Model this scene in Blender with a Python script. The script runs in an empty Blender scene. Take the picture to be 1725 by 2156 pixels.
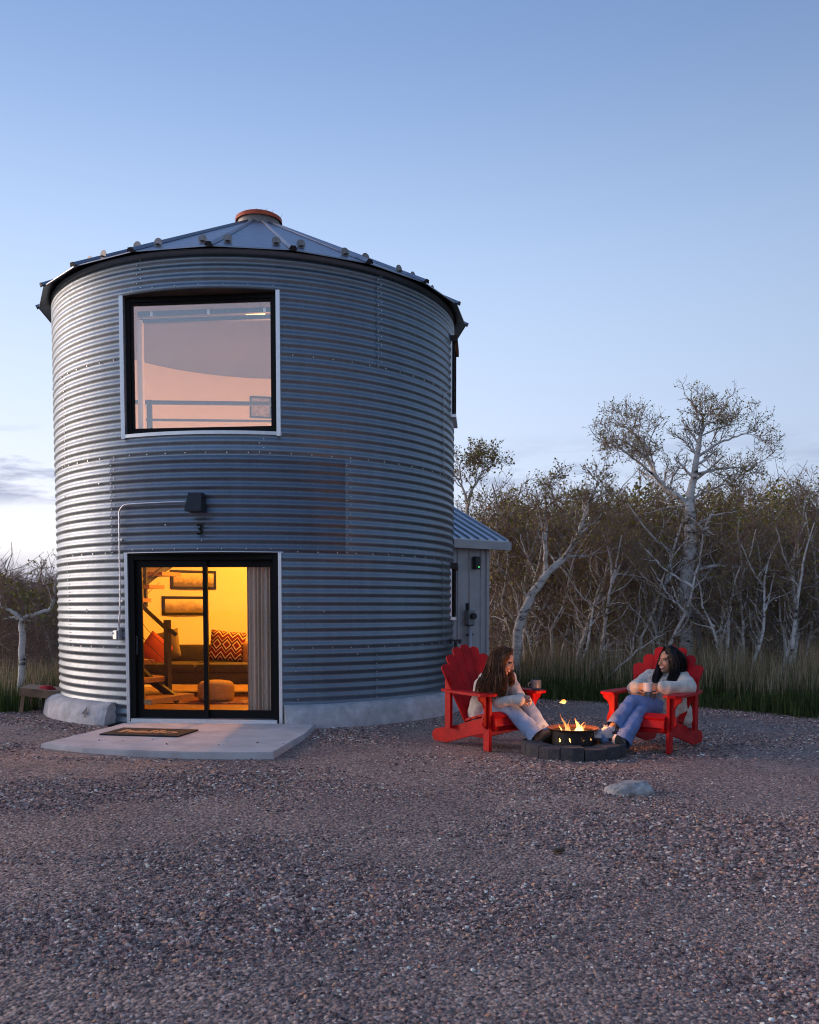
import bpy, bmesh, math, random
import numpy as np
from mathutils import Vector, Matrix, Quaternion, noise as mnoise

# ------------------------------------------------------------------ scene, camera, sky, sun, exposure
scene = bpy.context.scene
COL = scene.collection
R_ = math.radians

def lin(r, g, b):
    def f(c):
        c /= 255.0
        return c / 12.92 if c <= 0.04045 else ((c + 0.055) / 1.055) ** 2.4
    return (f(r), f(g), f(b), 1.0)

cam_data = bpy.data.cameras.new('camera')
cam = bpy.data.objects.new('camera', cam_data)
COL.objects.link(cam)
scene.camera = cam
cam.location = (0, 0, 1.34)
cam.rotation_euler = (R_(90 - 3.2), 0, 0)
cam_data.sensor_fit = 'VERTICAL'
cam_data.sensor_height = 36
cam_data.lens = 1908 / 2156 * 36
cam_data.shift_y = (1280 + 1908 * math.tan(R_(3.2)) - 1078) / 2156
cam_data.clip_start = 0.1
cam_data.clip_end = 2000
cam_data.dof.use_dof = True
cam_data.dof.focus_distance = 9.6
cam_data.dof.aperture_fstop = 5.6

SUN_AZ = R_(-74)          # seen from the camera the sun has just set, far to the left
SUN_EL = R_(12.0)
world = bpy.data.worlds.new('World')
scene.world = world
world.use_nodes = True
wn, wl = world.node_tree.nodes, world.node_tree.links
wn.clear()
def W(t, **kw):
    n = wn.new(t)
    for k, v in kw.items():
        setattr(n, k, v)
    return n
def wmath(op, a, b=None, clamp=False):
    n = W('ShaderNodeMath', operation=op); n.use_clamp = clamp
    for i, x in enumerate((a, b)):
        if x is None: continue
        if isinstance(x, (int, float)): n.inputs[i].default_value = x
        else: wl.new(x, n.inputs[i])
    return n.outputs[0]
wout = W('ShaderNodeOutputWorld'); bg = W('ShaderNodeBackground')
tc = W('ShaderNodeTexCoord')
nrm = W('ShaderNodeVectorMath', operation='NORMALIZE'); wl.new(tc.outputs['Generated'], nrm.inputs[0])
sep = W('ShaderNodeSeparateXYZ'); wl.new(nrm.outputs[0], sep.inputs[0])
sky = W('ShaderNodeTexSky', sky_type='NISHITA'); sky.sun_disc = False
sky.sun_elevation = SUN_EL; sky.sun_rotation = SUN_AZ
sky.air_density = 1.0; sky.dust_density = 0.6; sky.ozone_density = 3.0
skyk = W('ShaderNodeVectorMath', operation='SCALE'); wl.new(sky.outputs[0], skyk.inputs[0]); skyk.inputs['Scale'].default_value = 0.15
# twilight gradient with height, even all the way round
ramp = W('ShaderNodeValToRGB'); wl.new(sep.outputs['Z'], ramp.inputs[0])
cr = ramp.color_ramp; cr.interpolation = 'B_SPLINE'
stops = [(0.0, lin(196, 204, 228)), (0.06, lin(196, 207, 230)), (0.2, lin(194, 212, 239)), (0.36, lin(168, 193, 230)),
         (0.52, lin(116, 146, 194)), (0.7, lin(104, 134, 184)), (1.0, lin(92, 122, 172))]
cr.elements[0].position = stops[0][0]; cr.elements[0].color = stops[0][1]
cr.elements[1].position = stops[-1][0]; cr.elements[1].color = stops[-1][1]
for p_, c_ in stops[1:-1]:
    e = cr.elements.new(p_); e.color = c_
# the side of the sky away from the afterglow is the darker one
anti = W('ShaderNodeMapRange'); anti.interpolation_type = 'SMOOTHSTEP'
anti.inputs['From Min'].default_value = -1.0; anti.inputs['From Max'].default_value = 0.55; anti.inputs['To Min'].default_value = 0.45; anti.inputs['To Max'].default_value = 1.0
rampk = W('ShaderNodeVectorMath', operation='SCALE'); wl.new(ramp.outputs[0], rampk.inputs[0]); wl.new(anti.outputs[0], rampk.inputs['Scale'])
# afterglow round the point where the sun went down
gd = (math.sin(SUN_AZ), math.cos(SUN_AZ), 0.02)
dot = W('ShaderNodeVectorMath', operation='DOT_PRODUCT'); wl.new(nrm.outputs[0], dot.inputs[0]); dot.inputs[1].default_value = gd
g1 = wmath('MULTIPLY', wmath('ADD', dot.outputs['Value'], 0.25), 0.8, True)
g1 = wmath('POWER', g1, 1.7)
hz = wmath('POWER', wmath('SUBTRACT', 1.0, wmath('ABSOLUTE', sep.outputs['Z']), True), 7.0)
glow = wmath('MULTIPLY', g1, hz)
gl2 = wmath('MULTIPLY', glow, 1.5, True)
mixg = W('ShaderNodeMix', data_type='RGBA'); wl.new(gl2, mixg.inputs['Factor'])
wl.new(dot.outputs['Value'], anti.inputs['Value']); wl.new(rampk.outputs[0], mixg.inputs['A']); mixg.inputs['B'].default_value = (1.08, 0.95, 0.85, 1)
mixn = W('ShaderNodeMix', data_type='RGBA'); mixn.inputs['Factor'].default_value = 0.08
wl.new(mixg.outputs['Result'], mixn.inputs['A']); wl.new(skyk.outputs[0], mixn.inputs['B'])
# low evening cloud streaks near the horizon
cm = W('ShaderNodeMapping'); wl.new(nrm.outputs[0], cm.inputs[0]); cm.inputs['Scale'].default_value = (4.2, 4.2, 22); cm.inputs['Location'].default_value = (3.15, 0.4, 0.20)
cn = W('ShaderNodeTexNoise'); wl.new(cm.outputs[0], cn.inputs['Vector']); cn.inputs['Scale'].default_value = 1.0; cn.inputs['Detail'].default_value = 6; cn.inputs['Roughness'].default_value = 0.62
cl = wmath('MULTIPLY', wmath('SUBTRACT', cn.outputs['Fac'], 0.525), 11.0, True)
band = W('ShaderNodeValToRGB'); wl.new(sep.outputs['Z'], band.inputs[0])
be = band.color_ramp.elements
be[0].position = 0.0; be[0].color = (1, 1, 1, 1); be[1].position = 0.185; be[1].color = (0, 0, 0, 1)
e = be.new(0.15); e.color = (.9, .9, .9, 1)
e = be.new(0.115); e.color = (.9, .9, .9, 1)
e = be.new(0.10); e.color = (.1, .1, .1, 1)
cl = wmath('MULTIPLY', wmath('MULTIPLY', cl, band.outputs[0]), wmath('ADD', wmath('MULTIPLY', g1, 1.1), 0.28), True)
lowband = W('ShaderNodeMapRange'); wl.new(sep.outputs['Z'], lowband.inputs['Value'])
lowband.inputs['From Min'].default_value = 0.062; lowband.inputs['From Max'].default_value = 0.03
cloudf = wmath('MAXIMUM', wmath('MULTIPLY', cl, 0.8), wmath('MULTIPLY', lowband.outputs[0], 0.62), True)
mixc = W('ShaderNodeMix', data_type='RGBA'); wl.new(cloudf, mixc.inputs['Factor'])
wl.new(mixn.outputs['Result'], mixc.inputs['A']); mixc.inputs['B'].default_value = lin(100, 112, 152)
wl.new(mixc.outputs['Result'], bg.inputs[0]); bg.inputs[1].default_value = 1.0
wl.new(bg.outputs[0], wout.inputs[0])

sun_d = bpy.data.lights.new('sun', 'SUN'); sun_d.energy = 1.5; sun_d.angle = R_(32); sun_d.color = (1.0, 0.72, 0.55)
sun = bpy.data.objects.new('sun', sun_d); COL.objects.link(sun)
_sd = Vector((math.sin(SUN_AZ) * math.cos(SUN_EL), math.cos(SUN_AZ) * math.cos(SUN_EL), math.sin(SUN_EL)))
sun.rotation_euler = _sd.to_track_quat('Z', 'Y').to_euler()
sun.location = (-20, 6, 8)

scene.view_settings.view_transform = 'Standard'
scene.view_settings.look = 'None'
scene.view_settings.exposure = 0.42
scene.view_settings.gamma = 1.0
scene.view_settings.use_curve_mapping = False
scene.cycles.max_bounces = 8
scene.cycles.transparent_max_bounces = 16
scene.cycles.sample_clamp_indirect = 3
scene.cycles.filter_width = 1.1
scene.cycles.use_denoising = True

# ------------------------------------------------------------------ helpers
def tag(o, label=None, cat=None, group=None, kind=None):
    if label: o['label'] = label
    if cat: o['category'] = cat
    if group: o['group'] = group
    if kind: o['kind'] = kind
    return o

def empty(name, loc=(0, 0, 0), rz=0.0, label=None, cat=None, group=None):
    o = bpy.data.objects.new(name, None); COL.objects.link(o)
    o.location = loc; o.rotation_euler = (0, 0, rz); o.empty_display_size = 0.1
    return tag(o, label, cat, group)

class MB:
    """collects shapes, then links them as one mesh object"""
    def __init__(s): s.v = []; s.f = []; s.m = []; s.n = 0
    def raw(s, v, f, m=0):
        b = s.n
        s.v.extend([tuple(map(float, q)) for q in v]); s.n += len(v)
        for q in f: s.f.append(tuple(int(i) + b for i in q)); s.m.append(m)
        return s
    def box(s, c, d, rot=None, m=0, bev=0.0):
        x, y, z = d[0] / 2, d[1] / 2, d[2] / 2
        if bev <= 0:
            v = [(a, b, c_) for a in (-x, x) for b in (-y, y) for c_ in (-z, z)]
            f = [(0, 1, 3, 2), (4, 6, 7, 5), (0, 4, 5, 1), (2, 3, 7, 6), (0, 2, 6, 4), (1, 5, 7, 3)]
        else:
            bm = bmesh.new(); bmesh.ops.create_cube(bm, size=1.0)
            for q in bm.verts: q.co = Vector((q.co.x * d[0], q.co.y * d[1], q.co.z * d[2]))
            bmesh.ops.bevel(bm, geom=list(bm.edges), offset=bev, segments=2, affect='EDGES', profile=0.6)
            bm.verts.index_update()
            v = [q.co.copy() for q in bm.verts]; f = [[w.index for w in q.verts] for q in bm.faces]; bm.free()
        M = rot if rot is not None else Matrix.Identity(3)
        c = Vector(c)
        return s.raw([M @ Vector(q) + c for q in v], f, m)
    def tube(s, pts, rad, sides=8, m=0, cap=True):
        pts = [Vector(p) for p in pts]; n = len(pts)
        if not hasattr(rad, '__len__'): rad = [rad] * n
        ref = None; rings = []
        for i in range(n):
            d = (pts[min(i + 1, n - 1)] - pts[max(i - 1, 0)]).normalized()
            if ref is None:
                ref = Vector((0, 0, 1)) if abs(d.z) < 0.9 else Vector((1, 0, 0))
            a = (ref - d * ref.dot(d)).normalized(); ref = a
            b = d.cross(a)
            rings.append([pts[i] + (a * math.cos(t) + b * math.sin(t)) * rad[i] for t in (2 * math.pi * k / sides for k in range(sides))])
        v = [q for r in rings for q in r]; f = []
        for i in range(n - 1):
            for k in range(sides):
                k2 = (k + 1) % sides
                f.append((i * sides + k, i * sides + k2, (i + 1) * sides + k2, (i + 1) * sides + k))
        if cap:
            f.append(tuple(range(sides - 1, -1, -1))); f.append(tuple((n - 1) * sides + k for k in range(sides)))
        return s.raw(v, f, m)
    def lathe(s, prof, seg=32, c=(0, 0, 0), m=0, a0=0.0, a1=2 * math.pi, closed=True):
        n = len(prof); full = abs(a1 - a0 - 2 * math.pi) < 1e-6
        k = seg if full else seg + 1
        v = []
        for i in range(k):
            a = a0 + (a1 - a0) * i / seg
            for r, z in prof: v.append((c[0] + r * math.sin(a), c[1] - r * math.cos(a), c[2] + z))
        f = []
        for i in range(seg):
            j = (i + 1) % k
            for q in range(n - 1): f.append((i * n + q, j * n + q, j * n + q + 1, i * n + q + 1))
        s.raw(v, f, m)
        return s
    def prism(s, poly, th, M=None, m=0):
        """polygon in the local x-y plane, extruded by th along local z (centred), then moved by matrix M"""
        M = M or Matrix.Identity(4); n = len(poly)
        v = [M @ Vector((x, y, -th / 2)) for x, y in poly] + [M @ Vector((x, y, th / 2)) for x, y in poly]
        f = [tuple(range(n - 1, -1, -1)), tuple(range(n, 2 * n))] + [(i, (i + 1) % n, (i + 1) % n + n, i + n) for i in range(n)]
        return s.raw(v, f, m)
    def ell(s, c, r, M=None, seg=16, m=0):
        v = []; f = []; c = Vector(c); M = M or Matrix.Identity(3); h = seg // 2
        for i in range(h + 1):
            a = math.pi * i / h
            for k in range(seg):
                b = 2 * math.pi * k / seg
                v.append(M @ Vector((r[0] * math.sin(a) * math.cos(b), r[1] * math.sin(a) * math.sin(b), r[2] * math.cos(a))) + c)
        for i in range(h):
            for k in range(seg): f.append((i * seg + k, (i + 1) * seg + k, (i + 1) * seg + (k + 1) % seg, i * seg + (k + 1) % seg))
        return s.raw(v, f, m)
    def cone(s, a, b, ra, rb, seg=14, m=0):
        """capsule between two points with a radius at each"""
        a, b = Vector(a), Vector(b); d = (b - a); L = d.length
        q = d.to_track_quat('Z', 'Y').to_matrix() if L > 1e-6 else Matrix.Identity(3)
        prof = [(ra * math.sin(t), -ra * math.cos(t)) for t in np.linspace(0, math.pi / 2, 6)]
        prof += [(rb * math.sin(t), L - rb * math.cos(t)) for t in np.linspace(math.pi / 2, math.pi, 6)]
        v = [q @ Vector((r * math.cos(u), r * math.sin(u), z)) + a for r, z in prof for u in (2 * math.pi * k / seg for k in range(seg))]
        f = [(i * seg + k, i * seg + (k + 1) % seg, (i + 1) * seg + (k + 1) % seg, (i + 1) * seg + k) for i in range(len(prof) - 1) for k in range(seg)]
        return s.raw(v, f, m)
    def mesh(s, name, mats, smooth=False, fix=True):
        me = bpy.data.meshes.new(name)
        me.from_pydata(s.v, [], s.f)
        for q in (mats if isinstance(mats, (list, tuple)) else [mats]): me.materials.append(q)
        if len(s.m): me.polygons.foreach_set('material_index', s.m)
        if fix:
            bm = bmesh.new(); bm.from_mesh(me)
            bmesh.ops.recalc_face_normals(bm, faces=bm.faces); bm.to_mesh(me); bm.free()
        if smooth is True: me.shade_smooth()
        elif smooth: me.set_sharp_from_angle(angle=R_(smooth)); me.shade_smooth(); me.set_sharp_from_angle(angle=R_(smooth))
        return me
    def build(s, name, mats, parent=None, smooth=False, fix=True):
        return link(name, s.mesh(name, mats, smooth, fix), parent)

def link(name, me, parent=None):
    o = bpy.data.objects.new(name, me); COL.objects.link(o)
    if parent is not None: o.parent = parent
    return o

def np_mesh(name, V, F, mats, midx=None, smooth=False, col=None):
    """big meshes from numpy arrays; F is (n,3) or (n,4)"""
    V = np.asarray(V, np.float32); F = np.asarray(F, np.int32); k = F.shape[1]
    me = bpy.data.meshes.new(name)
    me.vertices.add(len(V)); me.vertices.foreach_set('co', V.ravel())
    me.loops.add(F.size); me.loops.foreach_set('vertex_index', F.ravel())
    me.polygons.add(len(F)); me.polygons.foreach_set('loop_start', np.arange(0, F.size, k, dtype=np.int32))
    for q in mats: me.materials.append(q)
    if midx is not None: me.polygons.foreach_set('material_index', np.asarray(midx, np.int32))
    if smooth: me.polygons.foreach_set('use_smooth', np.ones(len(F), bool))
    if col is not None:
        a = me.color_attributes.new('tint', 'FLOAT_COLOR', 'POINT')
        a.data.foreach_set('color', np.asarray(col, np.float32).ravel())
    me.update(calc_edges=True)
    return me

def batch_tubes(P, Rr, sides):
    """P (N,n,3) polylines, Rr (N,n) radii -> verts, quads"""
    N, n, _ = P.shape
    D = np.empty_like(P); D[:, 1:-1] = P[:, 2:] - P[:, :-2]; D[:, 0] = P[:, 1] - P[:, 0]; D[:, -1] = P[:, -1] - P[:, -2]
    D /= np.linalg.norm(D, axis=2, keepdims=True) + 1e-9
    ref = np.where(np.abs(D[:, :1, 2:3]) < 0.85, np.array([0, 0, 1.]), np.array([1., 0, 0]))
    ref = np.broadcast_to(ref, D.shape)
    A = np.cross(D, ref); A /= np.linalg.norm(A, axis=2, keepdims=True) + 1e-9
    B = np.cross(D, A)
    t = np.arange(sides) * 2 * np.pi / sides
    V = P[:, :, None, :] + Rr[:, :, None, None] * (A[:, :, None, :] * np.cos(t)[None, None, :, None] + B[:, :, None, :] * np.sin(t)[None, None, :, None])
    i = np.arange(N)[:, None, None] * (n * sides); j = np.arange(n - 1)[None, :, None] * sides; k = np.arange(sides)[None, None, :]; k2 = (k + 1) % sides
    F = np.stack([i + j + k, i + j + k2, i + j + sides + k2, i + j + sides + k], -1).reshape(-1, 4)
    return V.reshape(-1, 3), F

def join_np(parts):
    V = []; F = []; M = []; b = 0
    for v, f, m in parts:
        if len(v) == 0: continue
        V.append(v); F.append(f + b); M.append(np.full(len(f), m)); b += len(v)
    return np.concatenate(V), np.concatenate(F), np.concatenate(M)

# ------------------------------------------------------------------ materials
def mat(name, color, rough=0.6, metal=0.0, vary=0.0, vscale=8.0, bump=0.0, bscale=40.0, color2=None, spec=0.5, coord='Object', detail=4.0, stretch=(1, 1, 1), emit=None, sheen=0.0):
    m = bpy.data.materials.new(name); m.use_nodes = True
    nt = m.node_tree; n, l = nt.nodes, nt.links
    b = n['Principled BSDF']
    c = tuple(color[:3]) + (1,)
    b.inputs['Base Color'].default_value = c
    b.inputs['Roughness'].default_value = rough; b.inputs['Metallic'].default_value = metal
    b.inputs['Specular IOR Level'].default_value = spec
    if sheen: b.inputs['Sheen Weight'].default_value = sheen
    if vary or bump:
        t = n.new('ShaderNodeTexCoord'); mp = n.new('ShaderNodeMapping'); l.new(t.outputs[coord], mp.inputs[0]); mp.inputs['Scale'].default_value = stretch
    if vary:
        nz = n.new('ShaderNodeTexNoise'); l.new(mp.outputs[0], nz.inputs['Vector']); nz.inputs['Scale'].default_value = vscale; nz.inputs['Detail'].default_value = detail
        nz.inputs['Roughness'].default_value = 0.62
        r = n.new('ShaderNodeValToRGB'); l.new(nz.outputs['Fac'], r.inputs[0])
        r.color_ramp.elements[0].position = 0.3; r.color_ramp.elements[1].position = 0.7
        c2 = color2 or tuple(min(1, q * (1 + vary)) for q in c[:3])
        r.color_ramp.elements[0].color = tuple(q * (1 - vary) for q in c[:3]) + (1,) if not color2 else c
        r.color_ramp.elements[1].color = tuple(c2[:3]) + (1,)
        l.new(r.outputs[0], b.inputs['Base Color'])
    if bump:
        bz = n.new('ShaderNodeTexNoise'); l.new(mp.outputs[0], bz.inputs['Vector']); bz.inputs['Scale'].default_value = bscale; bz.inputs['Detail'].default_value = 3
        bp = n.new('ShaderNodeBump'); bp.inputs['Strength'].default_value = bump; bp.inputs['Distance'].default_value = 0.01
        l.new(bz.outputs['Fac'], bp.inputs['Height']); l.new(bp.outputs[0], b.inputs['Normal'])
    if emit:
        b.inputs['Emission Color'].default_value = tuple(emit[:3]) + (1,); b.inputs['Emission Strength'].default_value = emit[3]
    return m

def tint_mat(name, rough=0.85, bump=0.0, spec=0.3, trans=0.0):
    m = bpy.data.materials.new(name); m.use_nodes = True
    n, l = m.node_tree.nodes, m.node_tree.links; b = n['Principled BSDF']
    a = n.new('ShaderNodeAttribute'); a.attribute_name = 'tint'
    l.new(a.outputs['Color'], b.inputs['Base Color']); b.inputs['Roughness'].default_value = rough; b.inputs['Specular IOR Level'].default_value = spec
    if trans:
        tr = n.new('ShaderNodeBsdfTranslucent'); l.new(a.outputs['Color'], tr.inputs[0])
        mx = n.new('ShaderNodeMixShader'); mx.inputs[0].default_value = trans
        l.new(b.outputs[0], mx.inputs[1]); l.new(tr.outputs[0], mx.inputs[2]); l.new(mx.outputs[0], n['Material Output'].inputs[0])
    return m

def galv(name, base, rough, spangle=0.12, scale=26.0, objcol=True):
    """galvanised steel: spangle in tone and gloss, faint vertical streaks"""
    m = bpy.data.materials.new(name); m.use_nodes = True
    n, l = m.node_tree.nodes, m.node_tree.links; b = n['Principled BSDF']
    b.inputs['Metallic'].default_value = 1.0
    t = n.new('ShaderNodeTexCoord')
    vz = n.new('ShaderNodeTexVoronoi'); l.new(t.outputs['Object'], vz.inputs['Vector']); vz.inputs['Scale'].default_value = scale * 2.2
    nz = n.new('ShaderNodeTexNoise'); l.new(t.outputs['Object'], nz.inputs['Vector']); nz.inputs['Scale'].default_value = scale; nz.inputs['Detail'].default_value = 5; nz.inputs['Roughness'].default_value = 0.7
    mp = n.new('ShaderNodeMapping'); l.new(t.outputs['Object'], mp.inputs[0]); mp.inputs['Scale'].default_value = (5, 5, 0.5)
    st = n.new('ShaderNodeTexNoise'); l.new(mp.outputs[0], st.inputs['Vector']); st.inputs['Scale'].default_value = 1.6; st.inputs['Detail'].default_value = 5
    a1 = n.new('ShaderNodeMath'); a1.operation = 'ADD'; l.new(nz.outputs['Fac'], a1.inputs[0]); l.new(st.outputs['Fac'], a1.inputs[1])
    sv = n.new('ShaderNodeSeparateColor'); l.new(vz.outputs['Color'], sv.inputs[0])
    a2 = n.new('ShaderNodeMath'); a2.operation = 'MULTIPLY_ADD'; l.new(sv.outputs[0], a2.inputs[0]); a2.inputs[1].default_value = 0.35; l.new(a1.outputs[0], a2.inputs[2])
    mr = n.new('ShaderNodeMapRange'); l.new(a2.outputs[0], mr.inputs[0]); mr.inputs[1].default_value = 0.75; mr.inputs[2].default_value = 1.6
    mr.inputs[3].default_value = 1 - spangle; mr.inputs[4].default_value = 1 + spangle
    oi = n.new('ShaderNodeObjectInfo')
    vm = n.new('ShaderNodeVectorMath'); vm.operation = 'MULTIPLY'
    if objcol: l.new(oi.outputs['Color'], vm.inputs[0])
    else: vm.inputs[0].default_value = (1, 1, 1)
    vm.inputs[1].default_value = base[:3]
    vs = n.new('ShaderNodeVectorMath'); vs.operation = 'SCALE'; l.new(vm.outputs[0], vs.inputs[0]); l.new(mr.outputs[0], vs.inputs['Scale'])
    l.new(vs.outputs[0], b.inputs['Base Color'])
    rr = n.new('ShaderNodeMapRange'); l.new(nz.outputs['Fac'], rr.inputs[0]); rr.inputs[1].default_value = 0.3; rr.inputs[2].default_value = 0.7
    rr.inputs[3].default_value = rough - 0.07; rr.inputs[4].default_value = rough + 0.09
    l.new(rr.outputs[0], b.inputs['Roughness'])
    bp = n.new('ShaderNodeBump'); bp.inputs['Strength'].default_value = 0.06; bp.inputs['Distance'].default_value = 0.01
    l.new(st.outputs['Fac'], bp.inputs['Height']); l.new(bp.outputs[0], b.inputs['Normal'])
    return m

def glass(name, refl, ior=1.5, tint=(1, 1, 1)):
    m = bpy.data.materials.new(name); m.use_nodes = True
    n, l = m.node_tree.nodes, m.node_tree.links; n.remove(n['Principled BSDF'])
    tr = n.new('ShaderNodeBsdfTransparent'); tr.inputs[0].default_value = tuple(tint) + (1,)
    gl = n.new('ShaderNodeBsdfGlossy'); gl.inputs['Roughness'].default_value = 0.015; gl.inputs[0].default_value = (0.95, 0.98, 1, 1)
    fr = n.new('ShaderNodeFresnel'); fr.inputs['IOR'].default_value = ior
    ad = n.new('ShaderNodeMath'); ad.operation = 'ADD'; ad.use_clamp = True; l.new(fr.outputs[0], ad.inputs[0]); ad.inputs[1].default_value = refl
    mx = n.new('ShaderNodeMixShader'); l.new(ad.outputs[0], mx.inputs[0]); l.new(tr.outputs[0], mx.inputs[1]); l.new(gl.outputs[0], mx.inputs[2])
    l.new(mx.outputs[0], n['Material Output'].inputs[0])
    return m

M = {}
M['steel'] = galv('galvanised_steel', (0.265, 0.315, 0.36), 0.47)
M['roof'] = galv('roof_steel', (0.32, 0.33, 0.37), 0.38, 0.10, 12, False)
M['trim'] = mat('bright_trim', (0.78, 0.78, 0.79), 0.42, 0.85, 0.06, 20)
M['bolt'] = mat('bolt_zinc', (0.75, 0.75, 0.76), 0.3, 1.0)
M['black'] = mat('black_vinyl', (0.008, 0.0075, 0.008), 0.5, 0, 0.2, 30, spec=0.15)
M['blackmetal'] = mat('black_steel', (0.02, 0.02, 0.022), 0.5, 0.0, 0.3, 30, 0.15, 60)
M['hood'] = mat('dark_soffit', (0.035, 0.028, 0.026), 0.7)
M['conc'] = mat('rough_concrete', (0.50, 0.48, 0.48), 0.9, 0, 0.28, 7, 1.0, 34, detail=9)
M['slab'] = mat('broom_concrete', (0.55, 0.53, 0.53), 0.85, 0, 0.2, 3.0, 0.3, 160, detail=10)
M['rubber'] = mat('black_rubber', (0.012, 0.012, 0.013), 0.8, 0, 0.3, 60, 0.4, 300)
M['tanprint'] = mat('tan_print', (0.62, 0.30, 0.12), 0.9, 0, 0.2, 60, 0.3, 300)
M['lid'] = mat('orange_lid', (0.62, 0.10, 0.028), 0.55, 0, 0.25, 14)
M['cream'] = mat('cream_wall', (0.78, 0.74, 0.66), 0.7, 0, 0.03, 3)
M['plaster'] = mat('grey_ceiling', (0.19, 0.19, 0.215), 0.8, 0, 0.05, 2.5)
M['wood'] = mat('tread_wood', (0.36, 0.19, 0.075), 0.5, 0, 0.35, 6, 0.05, 30, stretch=(1, 8, 8))
M['floorwood'] = mat('floor_planks', (0.30, 0.16, 0.07), 0.45, 0, 0.35, 5, 0.05, 30, stretch=(1, 14, 1))
M['olive'] = mat('olive_upholstery', (0.075, 0.062, 0.032), 0.9, 0, 0.25, 30, 0.3, 200)
M['red'] = mat('red_paint', (0.50, 0.006, 0.008), 0.5, 0, 0.26, 7, 0.3, 45, detail=9, spec=0.22)
M['char'] = mat('charcoal_block', (0.06, 0.057, 0.062), 0.92, 0, 0.4, 35, 0.8, 140, detail=8)
M['rust'] = mat('rusty_rim', (0.16, 0.055, 0.03), 0.75, 0.2, 0.5, 22, 0.3, 80, color2=(0.05, 0.03, 0.026))
M['soot'] = mat('sooty_steel', (0.028, 0.026, 0.026), 0.6, 0.4, 0.4, 24, 0.2, 90)
# ------------------------------------------------------------------ ground
def edge_curve():
    # where the gravel yard ends and the rough grass starts, walked from left to right
    return [(-40, 11.2), (-9.0, 11.5), (-7.0, 11.8), (-5.4, 11.75), (-4.2, 12.4), (-3.4, 15.4), (-1.0, 16.6), (0.6, 16.2), (1.35, 14.3), (1.9, 13.5), (2.9, 12.9),
            (4.0, 12.1), (5.1, 11.2), (6.6, 10.5), (9.0, 9.9), (14, 9.4), (40, 8.6)]
EX = np.array([p[0] for p in edge_curve()]); EY = np.array([p[1] for p in edge_curve()])
def edge_y(x): return np.interp(x, EX, EY)

M['earth'] = mat('dark_earth', (0.045, 0.042, 0.022), 0.95, 0, 0.4, 1.5, 0.6, 12, color2=(0.07, 0.075, 0.03))
def gravel_mat():
    m = bpy.data.materials.new('gravel_bed'); m.use_nodes = True
    n, l = m.node_tree.nodes, m.node_tree.links; b = n['Principled BSDF']
    t = n.new('ShaderNodeTexCoord')
    v1 = n.new('ShaderNodeTexVoronoi'); l.new(t.outputs['Object'], v1.inputs['Vector']); v1.inputs['Scale'].default_value = 66
    v2 = n.new('ShaderNodeTexVoronoi'); l.new(t.outputs['Object'], v2.inputs['Vector']); v2.inputs['Scale'].default_value = 38
    n1 = n.new('ShaderNodeTexNoise'); l.new(t.outputs['Object'], n1.inputs['Vector']); n1.inputs['Scale'].default_value = 0.9; n1.inputs['Detail'].default_value = 6
    sp = n.new('ShaderNodeSeparateColor'); l.new(v1.outputs['Color'], sp.inputs[0])
    r = n.new('ShaderNodeValToRGB'); l.new(sp.outputs[0], r.inputs[0])
    cs = [(0, (0.10, 0.077, 0.069)), (0.3, (0.205, 0.157, 0.140)), (0.6, (0.32, 0.248, 0.217)), (0.85, (0.41, 0.30, 0.23)), (1.0, (0.60, 0.50, 0.44))]
    r.color_ramp.elements[0].color = cs[0][1] + (1,); r.color_ramp.elements[1].color = cs[-1][1] + (1,)
    for p, c in cs[1:-1]: r.color_ramp.elements.new(p).color = c + (1,)
    r2 = n.new('ShaderNodeValToRGB'); l.new(n1.outputs['Fac'], r2.inputs[0])
    r2.color_ramp.elements[0].position = 0.35; r2.color_ramp.elements[0].color = (0.86, 0.8, 0.82, 1); r2.color_ramp.elements[1].position = 0.68; r2.color_ramp.elements[1].color = (1.3, 1.18, 1.12, 1)
    mx = n.new('ShaderNodeMix'); mx.data_type = 'RGBA'; mx.blend_type = 'MULTIPLY'; mx.inputs['Factor'].default_value = 1
    l.new(r.outputs[0], mx.inputs['A']); l.new(r2.outputs[0], mx.inputs['B']); l.new(mx.outputs['Result'], b.inputs['Base Color'])
    b.inputs['Roughness'].default_value = 0.9
    ad = n.new('ShaderNodeMath'); ad.operation = 'MULTIPLY_ADD'; l.new(v2.outputs['Distance'], ad.inputs[0]); ad.inputs[1].default_value = 1.2; l.new(v1.outputs['Distance'], ad.inputs[2])
    bp = n.new('ShaderNodeBump'); bp.invert = True; bp.inputs['Strength'].default_value = 0.9; bp.inputs['Distance'].default_value = 0.012
    l.new(ad.outputs[0], bp.inputs['Height']); l.new(bp.outputs[0], b.inputs['Normal'])
    return m
M['gravel'] = gravel_mat()

g = MB().raw([(-600, -600, -0.09), (600, -600, -0.09), (600, 900, -0.09), (-600, 900, -0.09)], [(0, 1, 2, 3)]).build('ground', M['earth'])
tag(g, kind='structure')
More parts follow.
